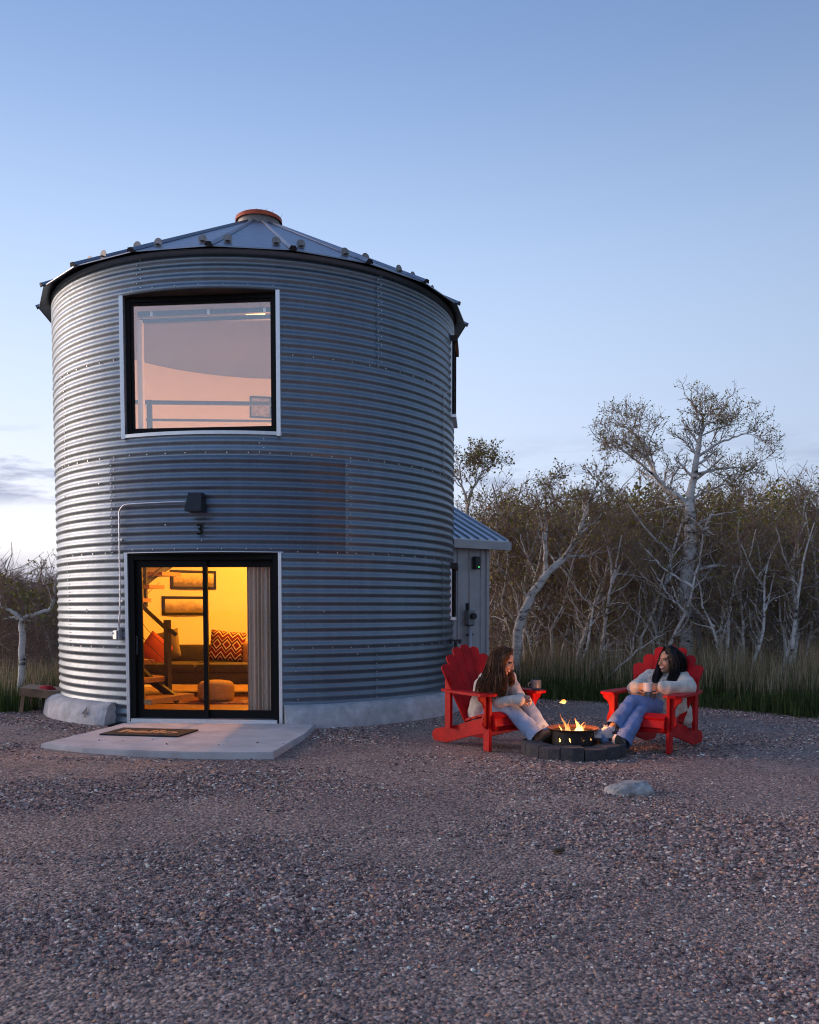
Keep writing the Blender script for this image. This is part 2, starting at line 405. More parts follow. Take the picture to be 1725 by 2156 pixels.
# the gravel yard, gently uneven, ending in a ragged curve
def hgt(x, y):
    return 0.016 * math.sin(x * 1.3 + 0.4) * math.sin(y * 0.9 + 1.0) + 0.03 * (mnoise.noise(Vector((x * 0.45, y * 0.45, 0.3))) ) - 0.012
xs = np.concatenate([np.linspace(-40, -9, 12)[:-1], np.linspace(-9, 12, 106), np.linspace(12, 40, 12)[1:]])
ts = np.concatenate([np.linspace(-24, 1.5, 10)[:-1], np.linspace(1.5, 100, 70)])
V = []; nx = len(xs)
for t in ts:
    for x in xs:
        e = float(edge_y(x)) + 0.12 * mnoise.noise(Vector((x * 1.9, 0, 5)))
        y = t if t <= 1.5 else 1.5 + (e - 1.5) * (t - 1.5) / 98.5
        V.append((x, y, hgt(x, y)))
F = [(j * nx + i, j * nx + i + 1, (j + 1) * nx + i + 1, (j + 1) * nx + i) for j in range(len(ts) - 1) for i in range(nx - 1)]
yard = MB().raw(V, F).build('gravel_yard', M['gravel'], smooth=True); tag(yard, kind='structure')

# loose stones: countless, one object of instanced pebbles
def stones(n, ylo, yhi, smin, smax, seed):
    rg = np.random.default_rng(seed)
    y = ylo + (yhi - ylo) * rg.random(n * 4); half = 0.60 * y + 0.7          # even cover over the yard around the view
    keep = rg.random(n * 4) < half / (0.60 * yhi + 0.7); y = y[keep]; half = half[keep]
    x = (rg.random(len(y)) * 2 - 1) * half
    x, y = x[:int(n * 1.9)], y[:int(n * 1.9)]
    dens = np.array([mnoise.fractal(Vector((a * 0.6, b_ * 0.95, 1.7)), 1.0, 2.0, 4) for a, b_ in zip(x, y)])
    ok = rg.random(len(y)) < np.clip(0.62 + 1.5 * dens, 0.13, 1)
    ok &= (np.hypot(x + 2.085, y - 12.86) > 2.93) & (y < edge_y(x) + 0.1)
    ok &= ~((x > -3.5) & (x < -1.1) & (y > 8.12) & ((rg.random(len(y)) > .012) | (x < -3.1) | (y > 9.0) | (y < 8.5))); ok &= np.hypot(x - 1.5, y - 8.27) > 0.3
    x, y, dens = x[ok][:n], y[ok][:n], dens[ok][:n]; m = len(x)
    sz = smin * (smax / smin) ** (rg.random(m) ** 2.6) * np.clip(1 + 0.45 * dens, 0.7, 1.3)
    scl = np.stack([0.8 + 0.7 * rg.random(m), 0.7 + 0.45 * rg.random(m), 0.42 + 0.42 * rg.random(m)], -1) * sz[:, None]
    rot = np.stack([(rg.random(m) - .5) * 1.1, (rg.random(m) - .5) * 1.1, rg.random(m) * 6.283], -1)
    z = np.array([hgt(q, w) for q, w in zip(x, y)]) + sz * 0.05
    z = np.where((x > -3.5) & (x < -1.1) & (y > 8.12), .0425 + sz * .4, z)
    pal = np.array([(.08, .066, .068), (.13, .105, .105), (.19, .155, .155), (.25, .205, .20), (.32, .27, .255), (.33, .21, .15), (.42, .28, .19), (.46, .40, .36), (.66, .57, .50), (.10, .11, .115), (.21, .225, .22), (.27, .16, .145), (.05, .042, .045)])
    pr = np.array([.13, .16, .15, .12, .09, .06, .045, .07, .045, .04, .05, .04, .08]); pr /= pr.sum()
    cc = np.array([1.30, 1.10, 1.01]) * 1.28 * pal[rg.choice(len(pal), m, p=pr)] * (0.75 + 0.5 * rg.random((m, 1)))
    return np.stack([x, y, z], -1), scl, rot, np.concatenate([np.minimum(cc, .85), np.ones((m, 1))], 1), rg.integers(0, 5, m)
ps = [np.concatenate(q) for q in zip(stones(76000, 2.2, 4.4, .0034, .0110, 1), stones(76000, 4.4, 7.4, .0046, .0122, 2), stones(56000, 7.4, 13.5, .0065, .0145, 3))]
me = bpy.data.meshes.new('loose_gravel'); me.vertices.add(len(ps[0])); me.vertices.foreach_set('co', ps[0].astype(np.float32).ravel())
for nm, ty, ar, fld in (('scl', 'FLOAT_VECTOR', ps[1], 'vector'), ('rot', 'FLOAT_VECTOR', ps[2], 'vector'), ('tint', 'FLOAT_COLOR', ps[3], 'color'), ('pick', 'INT', ps[4], 'value')):
    at_ = me.attributes.new(nm, ty, 'POINT'); at_.data.foreach_set(fld, ar.astype(np.int32 if ty == 'INT' else np.float32).ravel())
M['stone'] = tint_mat('stone_tints', 1.0, spec=0.08)
for n_ in M['stone'].node_tree.nodes:
    if n_.type == 'ATTRIBUTE': n_.attribute_type = 'INSTANCER'
me.materials.append(M['stone']); st = link('loose_gravel', me)
ng = bpy.data.node_groups.new('pebbles', 'GeometryNodeTree')
ng.interface.new_socket('Geometry', in_out='INPUT', socket_type='NodeSocketGeometry'); ng.interface.new_socket('Geometry', in_out='OUTPUT', socket_type='NodeSocketGeometry')
gi = ng.nodes.new('NodeGroupInput'); go = ng.nodes.new('NodeGroupOutput'); jn = ng.nodes.new('GeometryNodeJoinGeometry')
for k in range(5):
    ic = ng.nodes.new('GeometryNodeMeshIcoSphere'); ic.inputs['Subdivisions'].default_value = 1
    rv = ng.nodes.new('FunctionNodeRandomValue'); rv.data_type = 'FLOAT_VECTOR'; rv.inputs[0].default_value = (-.30,) * 3; rv.inputs[1].default_value = (.30,) * 3; rv.inputs['Seed'].default_value = 11 + k * 7
    sp_ = ng.nodes.new('GeometryNodeSetPosition'); ng.links.new(ic.outputs[0], sp_.inputs[0]); ng.links.new(rv.outputs[0], sp_.inputs['Offset'])
    ss = ng.nodes.new('GeometryNodeSetShadeSmooth'); ss.inputs['Shade Smooth'].default_value = False; ng.links.new(sp_.outputs[0], ss.inputs[0])
    sm_ = ng.nodes.new('GeometryNodeSetMaterial'); sm_.inputs['Material'].default_value = M['stone']; ng.links.new(ss.outputs[0], sm_.inputs[0])
    g2 = ng.nodes.new('GeometryNodeGeometryToInstance'); ng.links.new(sm_.outputs[0], g2.inputs[0]); ng.links.new(g2.outputs[0], jn.inputs[0])
ip = ng.nodes.new('GeometryNodeInstanceOnPoints'); ng.links.new(gi.outputs[0], ip.inputs['Points']); ng.links.new(jn.outputs[0], ip.inputs['Instance']); ip.inputs['Pick Instance'].default_value = True
for nm, ty, tgt in (('scl', 'FLOAT_VECTOR', 'Scale'), ('rot', 'FLOAT_VECTOR', 'Rotation'), ('pick', 'INT', 'Instance Index')):
    na = ng.nodes.new('GeometryNodeInputNamedAttribute'); na.data_type = ty; na.inputs['Name'].default_value = nm
    ng.links.new(na.outputs[0], ip.inputs[tgt])
ng.links.new(ip.outputs[0], go.inputs[0])
md = st.modifiers.new('pebbles', 'NODES'); md.node_group = ng
tag(st, 'loose mixed grey and brown gravel stones covering the yard', 'gravel', kind='stuff')

# ------------------------------------------------------------------ the grain bin house
CX, CY, RB = -2.085, 12.86, 2.70
PIT = 0.0990
SEAMS = [-0.03, 0.87, 1.96, 3.05, 4.14, 5.27]
T0 = -5.9                                   # the way the door faces, degrees
HALF = 19.2
OPEN = [(T0 - HALF, T0 + HALF, -0.2, 1.965), (T0 - HALF, T0 + HALF, 3.295, 4.84), (78.0, 93.0, 3.93, 4.93), (78.5, 92.5, 1.22, 1.92)]
bin_ = empty('grain_bin_house', (CX, CY, 0), 0, 'round corrugated steel grain bin converted into a house with lit sliding door', 'grain bin')
def cyl(th, r, z): return (r * math.sin(R_(th)), -r * math.cos(R_(th)), z)
def corr(z): return 0.0085 * math.sin(2 * math.pi * z / PIT)

offs = [-20.7, 9.3, -29.7, 9.3, 39.3]      # first vertical seam of each ring, from the bottom up reversed below
ring_off = [39.3, 9.3, -29.3, 9.3, -20.2]
random.seed(3)
bolts = MB()
def bolt(th, z, r=RB, s=0.010):
    c = Vector(cyl(th, r + corr(z) + 0.004, z)); n = Vector((math.sin(R_(th)), -math.cos(R_(th)), 0))
    q = n.to_track_quat('Z', 'Y').to_matrix()
    v = [q @ Vector((s * a, s * b_, 0)) + c for a, b_ in ((1, 0), (.5, .87), (-.5, .87), (-1, 0), (-.5, -.87), (.5, -.87))]
    v += [q @ Vector((s * .7 * a, s * .7 * b_, s * .7)) + c for a, b_ in ((1, 0), (.5, .87), (-.5, .87), (-1, 0), (-.5, -.87), (.5, -.87))]
    bolts.raw(v, [(i, (i + 1) % 6, (i + 1) % 6 + 6, i + 6) for i in range(6)] + [(6, 7, 8, 9, 10, 11)])
def in_open(th, z, e=0.0):
    return any(a - e < th < b_ + e and c - 0.02 < z < d + 0.02 for a, b_, c, d in OPEN)
for tier in range(5):
    z0, z1 = SEAMS[tier], SEAMS[tier + 1]
    for k in range(6):
        a0 = ring_off[tier] + 60 * k; a0 = (a0 + 180) % 360 - 180; a1 = a0 + 60
        thr = set(np.round(np.linspace(a0 - 0.9, a1, 26), 3))
        zz = set(np.round(np.arange(z0 - 0.015, z1, PIT / 9), 4)) | {z1}
        for (oa, ob, oz0, oz1) in OPEN:
            for q in (oa, ob):
                for w in (q, q - 360, q + 360):
                    if a0 - 0.9 < w < a1: thr.add(round(w, 3))
            for q in (oz0, oz1):
                if z0 - 0.015 < q < z1: zz.add(q)
        thr = sorted(thr); zz = sorted(zz)
        lift = 0.0022 * (tier % 2)
        v = []
        for i, th in enumerate(thr):
            lap = 0.004 if i == 0 else 0.0
            up = 0.0032 * max(0, 1 - (th - thr[0]) / 9.0)
            for z in zz: v.append(cyl(th, RB + corr(z) + lift + up, z))
        nz = len(zz); f = []
        for i in range(len(thr) - 1):
            tm = (thr[i] + thr[i + 1]) / 2; tm2 = (tm + 180) % 360 - 180
            for j in range(nz - 1):
                zm = (zz[j] + zz[j + 1]) / 2
                if any(oa < tm2 < ob and oz0 < zm < oz1 for oa, ob, oz0, oz1 in OPEN): continue
                f.append((i * nz + j, (i + 1) * nz + j, (i + 1) * nz + j + 1, i * nz + j + 1))
        o = MB().raw(v, f).build('wall_sheet', M['steel'], bin_, smooth=True, fix=False)
        sh = 1.0 + 0.10 * (random.random() - 0.5)
        if tier == 2 and abs(((ring_off[2] + 60 * k + 180) % 360 - 180) - (-29.3)) < 1: sh = 0.70; o['label'] = 'newer, darker slate grey steel sheet above the door'
        elif tier == 2 and a0 < -60: sh = 1.12
        elif tier == 0: sh = 0.86
        o.color = (sh, sh, sh * (1.01 if sh > .8 else 1.06), 1)
        if -110 < a0 < 120 or True:           # bolts down the seam and along the lap
            z = z0 + 0.02
            while z < z1:
                for dq, dz in ((0.15, 0), (1.15, PIT / 2)):
                    t_ = (a0 - 0.6 + dq + 180) % 360 - 180
                    if not in_open(t_, z + dz) and z + dz < z1: bolt(t_, z + dz, RB + 0.004, 0.0085)
                z += PIT
            if tier:
                for q in np.arange(a0 + 2, a1, 5.0):
                    t_ = (q + 180) % 360 - 180
                    if not in_open(t_, z0 + 0.012): bolt(t_, z0 + 0.012, RB + 0.003, 0.0095)
for t_ in np.linspace(T0 - HALF + 2, T0 + HALF - 2, 7):
    bolt(t_, 2.0, RB + .003, .008); bolt(t_ + 1, 4.885, RB + .003, .008)
for t_, z in ((-4.9, 2.09), (31, 0.62), (18, 1.35), (24, 1.3), (17, .62), (33, .8), (17.5, .3), (-14, 2.27), (-40, 1.3), (-40.6, 1.32), (-52, 2.7), (-34, 2.78)):
    bolt(t_, z, RB + .003, .010)
o = bolts.build('bolt_heads', M['bolt'], bin_, fix=False); tag(o, kind='stuff')

# foundation: rough sloping concrete, broken at the door
def footing(a0, a1, name='foundation'):
    n = int((a1 - a0) / 1.2); prof = [(2.66, 0.24), (2.76, 0.242), (2.815, 0.225), (2.85, 0.19), (2.88, 0.13), (2.905, 0.06), (2.92, -0.06), (2.66, -0.06)]
    v = []; f = []; k = len(prof)
    for i in range(n + 1):
        th = a0 + (a1 - a0) * i / n
        e = min(i, n - i)
        for j, (r, z) in enumerate(prof):
            w = 0.014 * mnoise.noise(Vector((th * 0.35, z * 9, 2))) + 0.022 * mnoise.noise(Vector((th * 0.06, 0, j * .3)))
            rr = r + (w if 0 < j < 7 else 0) - (0.035 * (1 - e / 2) if e < 2 and 1 < j < 7 else 0)
            v.append(cyl(th, rr, z + (0.6 * w if 0 < j < 5 else 0)))
    for i in range(n):
        for j in range(k): f.append((i * k + j, (i + 1) * k + j, (i + 1) * k + (j + 1) % k, i * k + (j + 1) % k))
    f.append(tuple(range(k))); f.append(tuple(n * k + j for j in range(k - 1, -1, -1)))
    return MB().raw(v, f).build(name, M['conc'], bin_, smooth=35)
footing(T0 + HALF + 0.9, 330.5 - 0.3)

# roof: twenty flat panels with standing ribs, each with two round snow guards on the rib
ZE, ZC, RE, RC = 5.245, 6.57, 2.865, 0.29
slope = math.atan2(ZC - ZE, RE - RC)
for k in range(20):
    a = 9.3 - 10.8 + 18 * k; b_ = a + 18
    P = lambda th, r, dz=0.0: Vector(cyl(th, r, ZE + (RE - r) * math.tan(slope) + dz))
    mb = MB()
    q = [P(a, RE), P(b_, RE), P(b_, RC), P(a, RC)]
    nrm_ = (q[1] - q[0]).cross(q[3] - q[0]).normalized()
    lo = [p - nrm_ * 0.006 for p in q]
    mb.raw(q + lo, [(0, 1, 2, 3), (7, 6, 5, 4), (0, 4, 5, 1), (1, 5, 6, 2), (2, 6, 7, 3), (3, 7, 4, 0)])
    # turned-down lip at the eave
    dn = [q[0] - nrm_ * .001, q[1] - nrm_ * .001, q[1] + Vector((0, 0, -0.012)), q[0] + Vector((0, 0, -0.012))]
    inn = [p * 1.0 - Vector((p.x, p.y, 0)).normalized() * 0.006 for p in dn]
    mb.raw(dn + inn, [(0, 1, 2, 3), (7, 6, 5, 4), (3, 2, 6, 7), (0, 3, 7, 4), (1, 5, 6, 2), (0, 4, 5, 1)])
    pan = mb.build('roof_panel', M['roof'], bin_)
    # rib along the edge at angle a
    s0, s1 = P(a, RE + 0.012, 0.0), P(a, RC + 0.02, 0.0)
    tdir = Vector((math.cos(R_(a)), math.sin(R_(a)), 0)); up = (s1 - s0).normalized().cross(tdir)
    up = up if up.z > 0 else -up
    pr = [(-0.044, 0.002), (-0.024, 0.036), (0.024, 0.036), (0.044, 0.002)]
    v = [s0 + tdir * x + up * y for x, y in pr] + [s1 + tdir * x * .35 + up * y * .7 for x, y in pr]
    MB().raw(v, [(0, 1, 5, 4), (1, 2, 6, 5), (2, 3, 7, 6), (3, 0, 4, 7), (4, 5, 6, 7)]).build('rib', M['roof'], pan)
    w = [s0 + tdir * x * 1.08 + up * (y * 1.1 - .004) for x, y in pr]
    out = Vector((math.sin(R_(a)), -math.cos(R_(a)), 0)) * 0.012
    MB().raw(w + [p + out for p in w], [(0, 1, 2, 3), (7, 6, 5, 4), (0, 4, 5, 1), (1, 5, 6, 2), (2, 6, 7, 3), (3, 7, 4, 0)]).build('rib_cap', M['blackmetal'], pan)
    for sd in (-1, 1):
        th = a + sd * 3.1; c = P(th, 2.58, 0.0)
        rad = Vector((math.sin(R_(th)), -math.cos(R_(th)), 0)); tan = Vector((math.cos(R_(th)), math.sin(R_(th)), 0))
        pts = []
        for u in np.linspace(-1.15, math.pi + 1.15, 15): pts.append((0.052 * math.cos(u), 0.052 * math.sin(u) + 0.030))
        Mx = Matrix((( tan.x, 0, rad.x, c.x), (tan.y, 0, rad.y, c.y), (0, 1, 0, c.z), (0, 0, 0, 1)))
        gm = MB().prism(pts, 0.006, Mx); gm.box(c + Vector((0, 0, 0.006)) + rad * 0.02, (0.05, 0.05, 0.005), Matrix.Rotation(R_(th), 3, 'Z'))
        gm.build('snow_guard', M['guard'] if 'guard' in M else M.setdefault('guard', mat('snow_guard_zinc', (0.30, 0.28, 0.27), 0.55, 0.7, 0.2, 30)), pan)
col = MB().lathe([(0.285, -0.03), (0.29, 0.09), (0.30, 0.105), (0.30, 0.12), (0.0, 0.12)], 40, (0, 0, ZC)).build('roof_collar', M['guard'], bin_, smooth=35)
MB().lathe([(0.0, 0.19), (0.20, 0.182), (0.275, 0.162), (0.318, 0.136), (0.322, 0.085), (0.312, 0.085), (0.308, 0.128), (0.0, 0.14)], 40, (0, 0, ZC)).build('lid', M['lid'], col, smooth=35)
twg = MB()
random.seed(5)
for i in range(14):
    a = random.uniform(-70, 80); p = Vector(cyl(a, 0.31, ZC + 0.12)); d = Vector((random.uniform(-.6, .6), random.uniform(-.6, .6), random.uniform(-.2, .6))).normalized() * random.uniform(.04, .09)
    twg.tube([p, p + d], [.003, .0015], 4)
o = twg.build('nest_twigs', mat('dry_twig', (0.12, 0.08, 0.05), 0.9), col); tag(o, kind='stuff')

# interior shell
def shell(r, z0, z1, name, m, opens):
    thr = sorted(set(np.round(np.linspace(-180, 180, 121), 3)) | {x for o_ in opens for x in o_[:2]})
    zz = sorted(set(np.linspace(z0, z1, 5)) | {x for o_ in opens for x in o_[2:] if z0 < x < z1})
    v = [cyl(t, r, z) for t in thr for z in zz]; nz = len(zz); f = []
    for i in range(len(thr) - 1):
        for j in range(nz - 1):
            tm, zm = (thr[i] + thr[i + 1]) / 2, (zz[j] + zz[j + 1]) / 2
            if any(a < tm < b2 and c < zm < d for a, b2, c, d in opens): continue
            f.append((i * nz + j, i * nz + j + 1, (i + 1) * nz + j + 1, (i + 1) * nz + j))
    return MB().raw(v, f).build(name, m, bin_, smooth=True, fix=False)
iw = shell(2.60, 0.08, 2.45, 'interior_wall', M['cream'], [OPEN[0], OPEN[3]])
iw2 = shell(2.60, 2.60, 5.18, 'interior_wall', M['cream'], [OPEN[1], OPEN[2]])
# thin battens on the lower wall
for th in (150.5, 163.0, -170.0, -150.0, 178):
    MB().box(Vector(cyl(th, 2.592, 1.27)), (0.035, 0.012, 2.3), Matrix.Rotation(R_(th), 3, 'Z')).build('batten', M['cream'], iw)
fpoly = []
for t_ in range(0, 360, 3):
    p = Vector(cyl(t_, 2.60, 0)); nn = Vector((math.sin(R_(T0)), -math.cos(R_(T0)), 0)); w_ = p.dot(nn); lim = RB * math.cos(R_(HALF)) - .12
    if w_ > lim: p -= nn * (w_ - lim)
    fpoly.append((p.x, p.y))
MB().prism(fpoly, .06, Matrix.Translation((0, 0, .05))).build('floor', M['floorwood'], bin_)
MB().lathe([(0.0, 2.45), (2.64, 2.45), (2.64, 2.60), (0, 2.60)], 72).build('upper_floor', M['cream'], bin_)
MB().lathe([(2.62, 5.18), (0.0, 6.34), (0.0, 6.36), (2.62, 5.21)], 72).build('ceiling', M['plaster'], bin_, smooth=True)

# frames in the openings. local axes: u to the right as seen from outside, w outward
def frame_axes(th, d):
    n = Vector((math.sin(R_(th)), -math.cos(R_(th)), 0)); t = Vector((math.cos(R_(th)), math.sin(R_(th)), 0))
    rot = Matrix(((t.x, n.x, 0), (t.y, n.y, 0), (0, 0, 1)))
    return n, t, rot, n * d
def L(org, t, n, u, w, z): return org + t * u + n * w + Vector((0, 0, z))
def curved_plate(th0, half, r_in_plane, r_out, z0, z1, mb):
    """plate filling the crescent between a flat plane and the round wall"""
    k = 24; v = []; n = Vector((math.sin(R_(th0)), -math.cos(R_(th0)), 0)); t = Vector((math.cos(R_(th0)), math.sin(R_(th0)), 0))
    for i in range(k + 1):
        a = -half + 2 * half * i / k
        u = r_out * math.sin(R_(a)); w = r_out * math.cos(R_(a))
        for z in (z0, z1): v.append(t * u + n * w + Vector((0, 0, z)))
        for z in (z0, z1): v.append(t * u + n * r_in_plane + Vector((0, 0, z)))
    f = []
    for i in range(k):
        b = i * 4; c = b + 4
        f += [(b, c, c + 1, b + 1), (b + 2, b + 3, c + 3, c + 2), (b + 1, c + 1, c + 3, b + 3), (b, b + 2, c + 2, c)]
    f += [(0, 1, 3, 2), (k * 4, k * 4 + 2, k * 4 + 3, k * 4 + 1)]
    mb.raw(v, f)

DPL = RB * math.cos(R_(HALF))             # distance of the chord plane
HU = RB * math.sin(R_(HALF))              # half width of the opening
n0, t0, rot0, org0 = frame_axes(T0, DPL)
M['pane_hi'] = glass('window_glass', 0.11); M['pane_lo'] = glass('door_glass', 0.0, 1.22)

def bar(mb, u0, u1, z0, z1, w0, w1, bev=0.0, org=org0, t=t0, n=n0, rot=rot0):
    c = L(org, t, n, (u0 + u1) / 2, (w0 + w1) / 2, (z0 + z1) / 2)
    mb.box(c, (abs(u1 - u0), abs(w1 - w0), abs(z1 - z0)), rot, bev=bev)
def rect_frame(mb, u0, u1, z0, z1, wd, w0, w1, bev=0.004, **k):
    bar(mb, u0, u0 + wd, z0, z1, w0, w1, bev, **k); bar(mb, u1 - wd, u1, z0, z1, w0, w1, bev, **k)
    bar(mb, u0 + wd, u1 - wd, z1 - wd, z1, w0, w1, bev, **k); bar(mb, u0 + wd, u1 - wd, z0, z0 + wd, w0, w1, bev, **k)

# upper picture window
mb = MB(); bar(mb, -HU - .035, -HU + .012, 3.25, 4.845, -0.10, 0.030, .003); mbr = MB(); bar(mbr, HU - .012, HU + .035, 3.25, 4.845, -0.10, 0.030, .003)
mb2 = MB(); curved_plate(T0, HALF + .7, DPL - .12, RB + 0.022, 3.262, 3.300, mb2)
mb3 = MB(); curved_plate(T0, HALF + .7, DPL - .12, RB + 0.012, 4.838, 4.846, mb3)
wfr = MB(); rect_frame(wfr, -HU + .014, HU - .014, 3.302, 4.832, 0.05, -0.10, -0.035)
wo = wfr.build('window', M['black'], bin_); wo['label'] = 'big picture window upstairs in a black frame'
mb.build('side_trim', M['trim'], wo); mbr.build('side_trim', M['trim'], wo); mb2.build('sill', M['trim'], wo, smooth=40); mb3.build('head_flashing', M['hood'], wo)
w2 = MB(); rect_frame(w2, -HU + .064, HU - .064, 3.352, 4.782, 0.028, -0.09, -0.05); w2.build('sash', M['black'], wo)
p_ = MB(); bar(p_, -HU + .088, HU - .088, 3.376, 4.758, -0.074, -0.068); p_.build('pane', M['pane_hi'], wo)

# sliding door
dfr = MB(); bar(dfr, -HU + .012, -HU + .075, -.03, 1.955, -0.12, -0.005, .004); bar(dfr, HU - .075, HU - .012, -.03, 1.955, -0.12, -0.005, .004)
bar(dfr, -HU + .075, HU - .075, 1.885, 1.955, -0.12, -0.005, .004)
do = dfr.build('sliding_door', M['black'], bin_); do['label'] = 'black framed two panel glass sliding door'
mb = MB(); bar(mb, -HU - .028, -HU + .010, -.02, 1.96, -0.12, 0.022, .003); mb.build('side_trim', M['trim'], do)
mb = MB(); bar(mb, HU - .010, HU + .028, -.02, 1.96, -0.12, 0.022, .003); mb.build('side_trim', M['trim'], do)
mb = MB(); curved_plate(T0, HALF + .9, DPL - .12, RB + 0.016, 1.962, 1.970, mb); mb.build('head_flashing', M['trim'], do)
mb = MB(); curved_plate(T0, HALF - .7, DPL - .10, RB - 0.01, 1.945, 1.961, mb); mb.build('head_lining', M['black'], do)
mb = MB(); bar(mb, -HU + .03, HU - .03, 0.035, .070, -0.12, 0.045, .004); bar(mb, -HU + .02, HU - .02, 0.012, .037, -0.12, 0.085, .004); mb.build('threshold', M['trim'], do)
mb = MB(); bar(mb, -HU - .20, HU + .03, -.03, .010, -0.02, 0.155, .004); mb.build('sill_flashing', M['black'], do)
for side, w0, u0, u1 in ((0, -0.055, -HU + .06, 0.03), (1, -0.095, -0.03, HU - .06)):
    pf = MB(); wd = 0.075
    bar(pf, u0, u0 + wd * (1.15 if side == 0 else .7), .066, 1.892, w0 - .03, w0, .004); bar(pf, u1 - wd * (.7 if side == 0 else 1.0), u1, .066, 1.892, w0 - .03, w0, .004)
    bar(pf, u0 + .03, u1 - .03, 1.805, 1.892, w0 - .028, w0 - .002, .003); bar(pf, u0 + .03, u1 - .03, .066, .165, w0 - .028, w0 - .002, .003)
    po = pf.build('door_panel', M['black'], do)
    pg = MB(); bar(pg, u0 + .045, u1 - .045, .13, 1.83, w0 - .018, w0 - .012); pg.build('pane', M['pane_lo'], po)
    if side == 0:
        hd = MB(); bar(hd, u0 + .012, u0 + .04, .80, 1.02, w0, w0 + .03, .006); bar(hd, u0 + .02, u0 + .032, .84, .86, w0 + .03, w0 + .036); hd.build('handle', M['blackmetal'], po)

# two windows on the right flank
for (oa, ob, z0, z1) in OPEN[2:]:
    th = (oa + ob) / 2; hf = (ob - oa) / 2; d = RB * math.cos(R_(hf)); n, t, rot, org = frame_axes(th, d); hu = RB * math.sin(R_(hf)); K = dict(org=org, t=t, n=n, rot=rot)
    fr = MB(); rect_frame(fr, -hu, hu, z0, z1, .05, -0.06, .050, .004, **K)
    o = fr.build('window', M['black'], bin_); o['label'] = 'narrow boxed side window'
    q = MB(); bar(q, -hu - .03, -hu + .004, z0 - .02, z1, -.02, .014, .003, **K); q.build('side_trim', M['trim'], o); q = MB(); bar(q, hu - .004, hu + .03, z0 - .02, z1, -.02, .014, .003, **K); q.build('side_trim', M['trim'], o)
    q = MB(); bar(q, -hu - .03, hu + .03, z0 - .045, z0 - .003, -.02, .07, .003, **K); q.build('sill', M['trim'], o)
    q = MB(); bar(q, -hu - .035, hu + .035, z1 - .05, z1 + .03, -.02, .085, .003, **K); q.build('hood', M['hood'], o)
    q = MB(); bar(q, -hu + .045, hu - .045, z0 + .045, z1 - .045, .02, .026, **K); q.build('pane', M['pane_hi'], o)

# things on the wall: lamp, house number, conduit
lx = empty('wall_lamp', cyl(-5.6, RB + .006, 2.40), 0, 'black wedge shaped lamp on the wall above the door', 'wall lamp'); lx.location = Vector(lx.location) + Vector((CX, CY, 0)); lx.rotation_euler = (0, 0, R_(-5.6))
def frustum(w0, d0, w1, d1, h, z=0):
    v = [(-w0 / 2, 0, z), (w0 / 2, 0, z), (w0 / 2, -d0, z), (-w0 / 2, -d0, z), (-w1 / 2, 0, z + h), (w1 / 2, 0, z + h), (w1 / 2, -d1, z + h), (-w1 / 2, -d1, z + h)]
    return v, [(0, 1, 2, 3), (7, 6, 5, 4), (0, 4, 5, 1), (1, 5, 6, 2), (2, 6, 7, 3), (3, 7, 4, 0)]
MB().raw(*frustum(.185, .20, .150, .12, .195, .012)).build('housing', M['blackmetal'], lx)
MB().raw(*frustum(.190, .205, .187, .202, .010, .0)).build('lower_rim', M['blackmetal'], lx)
MB().box((0, .002, .10), (.12, .02, .12)).build('back_plate', M['blackmetal'], lx)

def text_mesh(name, body, size, ext, m, offset=0.0, shear=0.0, spacing=1.0):
    cu = bpy.data.curves.new(name, 'FONT'); cu.body = body; cu.size = size; cu.extrude = ext; cu.align_x = 'CENTER'; cu.align_y = 'CENTER'; cu.offset = offset; cu.shear = shear; cu.space_character = spacing; cu.resolution_u = 6
    o = bpy.data.objects.new(name, cu); COL.objects.link(o)
    dg = bpy.context.evaluated_depsgraph_get(); me = bpy.data.meshes.new_from_object(o.evaluated_get(dg))
    bpy.data.objects.remove(o); bpy.data.curves.remove(cu)
    me.materials.clear(); me.materials.append(m); me.name = name
    return me
num = link('house_number', text_mesh('house_number', '3', 0.165, 0.004, M['black'], 0.003))
num.location = Vector(cyl(-5.2, RB + .030, 2.205)) + Vector((CX, CY, 0)); num.rotation_euler = (R_(90), 0, R_(-5.2))
tag(num, 'black numeral 3 fixed to the corrugated wall above the door', 'number')

cd = empty('conduit', (CX, CY, 0), 0, 'thin grey conduit pipe bent from the socket box up to the wall lamp', 'conduit')
rp = RB + .030
pts = [cyl(-27.6, rp, 1.10), cyl(-27.2, rp + .004, 1.22), cyl(-27.05, rp, 1.32), cyl(-26.9, rp, 1.7), cyl(-26.8, rp, 2.40)]
for i in range(1, 7):
    a = i / 6 * math.pi / 2; pts.append(cyl(-26.8 + 2.6 * (1 - math.cos(a)), rp, 2.40 + .115 * math.sin(a)))
pts += [cyl(t_, rp, 2.515 + (t_ + 24.2) * .0004) for t_ in np.linspace(-23.5, -7.7, 10)]
MB().tube(pts, .0095, 8).build('pipe', M['trim'], cd, smooth=True)
for t_, z in ((-26.8, 2.12), (-27.0, 1.42)):
    MB().box(cyl(t_ + .25, RB + .024, z), (.055, .022, .018), Matrix.Rotation(R_(t_), 3, 'Z')).build('strap', M['trim'], cd)
MB().tube([cyl(-27.05, rp, 1.30), cyl(-27.05, rp, 1.36)], .014, 8).build('coupling', M['trim'], cd)
MB().tube([cyl(-27.6, rp, 1.085), cyl(-27.55, rp, 1.13)], .015, 8).build('connector', M['trim'], cd)
sb = empty('socket_box', Vector(cyl(-27.8, RB + .004, .975)) + Vector((CX, CY, 0)), R_(-27.8), 'small grey outdoor socket box on the wall left of the door', 'socket box')
MB().box((0, -.03, .055), (.078, .055, .112), bev=.006).build('box', mat('cast_alloy', (.42, .42, .43), .5, .6, .2, 30), sb)
